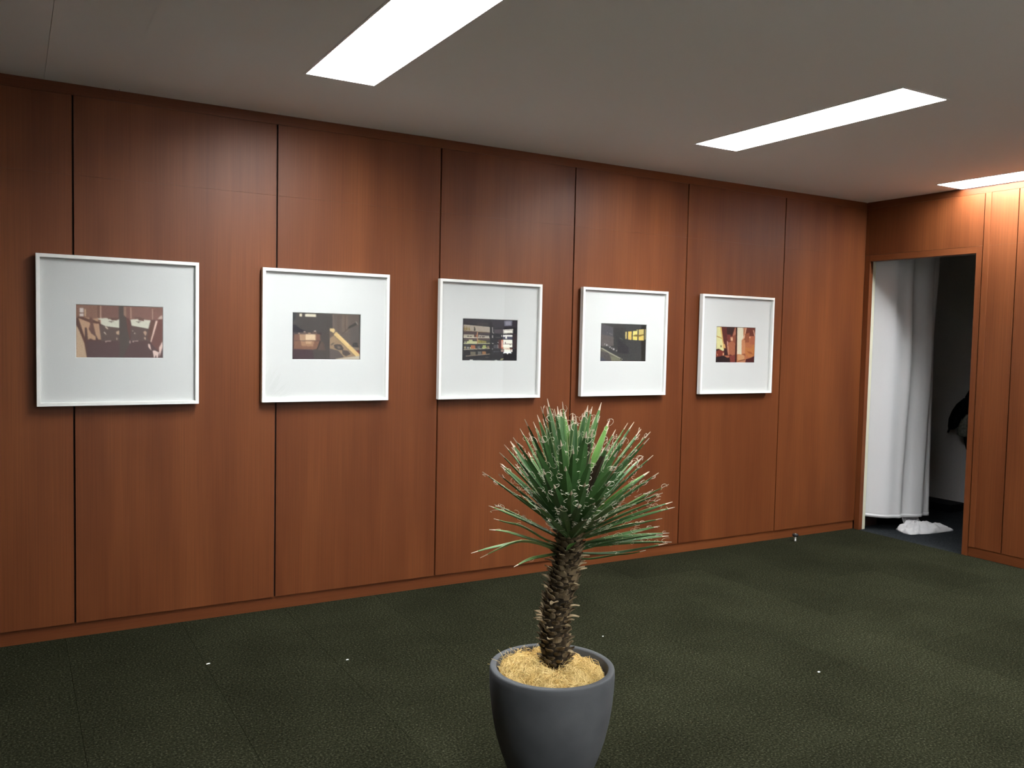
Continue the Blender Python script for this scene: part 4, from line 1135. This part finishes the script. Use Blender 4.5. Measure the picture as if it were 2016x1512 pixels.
tleaf(925, 235, .14, 0.024, M_LEAFL, fil=5)
tleaf(1040, 150, .13, 0.024, M_LEAFL, fil=4)
tleaf(890, 130, .11, 0.025, M_LEAFL, fil=4)
# leaves leaning towards the viewer, tips inside the outline
FRONT = [(895, 580, -.26, .027), (855, 360, -.20, .026), (1070, 290, -.18, .030), (1125, 270, -.12, .026), (1110, 510, -.26, .030), (945, 780, -.33, .030), (800, 730, -.29, .026), (710, 610, -.22, .026),
         (480, 490, -.12, .022), (570, 760, -.16, .022), (530, 480, -.12, .022), (1060, 715, -.30, .028), (1300, 580, -.20, .024), (1415, 600, -.14, .026), (1260, 710, -.24, .028), (1365, 870, -.20, .024), (1220, 830, -.27, .026),
         (1070, 1015, -.30, .026), (630, 400, -.15, .024), (430, 770, -.08, .020), (1480, 890, -.14, .022), (1400, 340, -.13, .026), (700, 330, -.15, .022), (960, 430, -.20, .024), (1330, 450, -.16, .024), (640, 900, -.14, .020), (760, 1010, -.26, .022), (1200, 1000, -.24, .022), (560, 620, -.18, .020), (1010, 900, -.34, .022), (860, 900, -.32, .022), (1140, 880, -.30, .024)]
for (x, y, d, w_) in FRONT:
    tleaf(x, y, d, w_, bend=rl_.uniform(-0.02, 0.02), fil=7)
tleaf(1255, 400, -.16, 0.028, brown=True)
tleaf(1125, 285, -.14, 0.020, brown=True)
# leaves at the back of the crown
for k in range(46):
    az = rl_.uniform(-1.35, 1.35); el = rl_.uniform(-0.05, 1.35)
    L_ = rl_.uniform(0.32, 0.40) + 0.05 * math.sin(el)
    dirv = (VH * math.cos(az) + RH * math.sin(az)) * math.cos(el) + Vector((0, 0, math.sin(el)))
    L_ *= 1 - 0.28 * abs(math.sin(az)) * math.cos(el)
    tip = axis[54] + dirv * L_
    b_ = base_for(tip); d = tip - b_; bd = rl_.uniform(-0.02, 0.03) * L_
    leaf([b_, b_ + d * 0.25 + Vector((0, 0, bd * .6)), b_ + d * 0.5 + Vector((0, 0, bd)), b_ + d * 0.78 + Vector((0, 0, bd * .6)), tip], rl_.uniform(0.018, 0.023), M_LEAFL if rl_.random() < 0.12 else M_LEAF, fil=3)
# drooping pale lower leaves on the left and low thin ones on the right
def dleaf(zpts, dep, width, mat, fil=1):
    n_ = len(zpts)
    pts = [at(*Z(x, y), dep * i / (n_ - 1)) for i, (x, y) in enumerate(zpts)]
    return leaf(pts, width, mat, False, fil)
M_LEAFP = leaf_mat('yucca_leaf_pale', (0.105, 0.190, 0.055), (0.15, 0.25, 0.085))
dleaf([(850, 1275), (690, 1225), (540, 1200), (380, 1235), (250, 1262), (115, 1298)], .05, 0.015, M_LEAF)
dleaf([(860, 1290), (720, 1235), (600, 1200), (480, 1208), (340, 1265), (190, 1335)], -.06, 0.020, M_LEAFP)
dleaf([(880, 1290), (800, 1308), (720, 1325), (640, 1340), (560, 1368), (468, 1412)], -.10, 0.019, M_LEAFP)
dleaf([(850, 1250), (720, 1215), (600, 1180), (500, 1150), (390, 1118), (265, 1103)], .02, 0.016, M_LEAFP)
dleaf([(850, 1230), (720, 1180), (620, 1120), (520, 1070), (410, 1045), (303, 1012)], -.04, 0.018, M_LEAFP)
dleaf([(930, 1290), (1080, 1300), (1220, 1302), (1380, 1290), (1560, 1255), (1740, 1215)], .03, 0.015, M_LEAF)
dleaf([(930, 1310), (1060, 1345), (1200, 1330), (1320, 1310), (1440, 1300), (1560, 1272)], -.04, 0.013, M_LEAF)
dleaf([(930, 1290), (1080, 1255), (1220, 1215), (1380, 1185), (1560, 1155), (1700, 1140)], -.06, 0.016, M_LEAF)
# cut stub pointing at the viewer
leaf([at(*Z(975, 1205), -0.03), at(*Z(955, 1225), -0.046), at(*Z(935, 1245), -0.056), at(*Z(915, 1262), -0.062), at(*Z(893, 1278), -0.064)], 0.017, M_LEAFL, fil=0)
fo = from_py('leaf_filaments', FV, FF, M_FILA, plant, smooth=True, loc=tuple(axis[50]))
tag(fo, 'pale curling threads peeling from the leaf edges', kind='stuff')
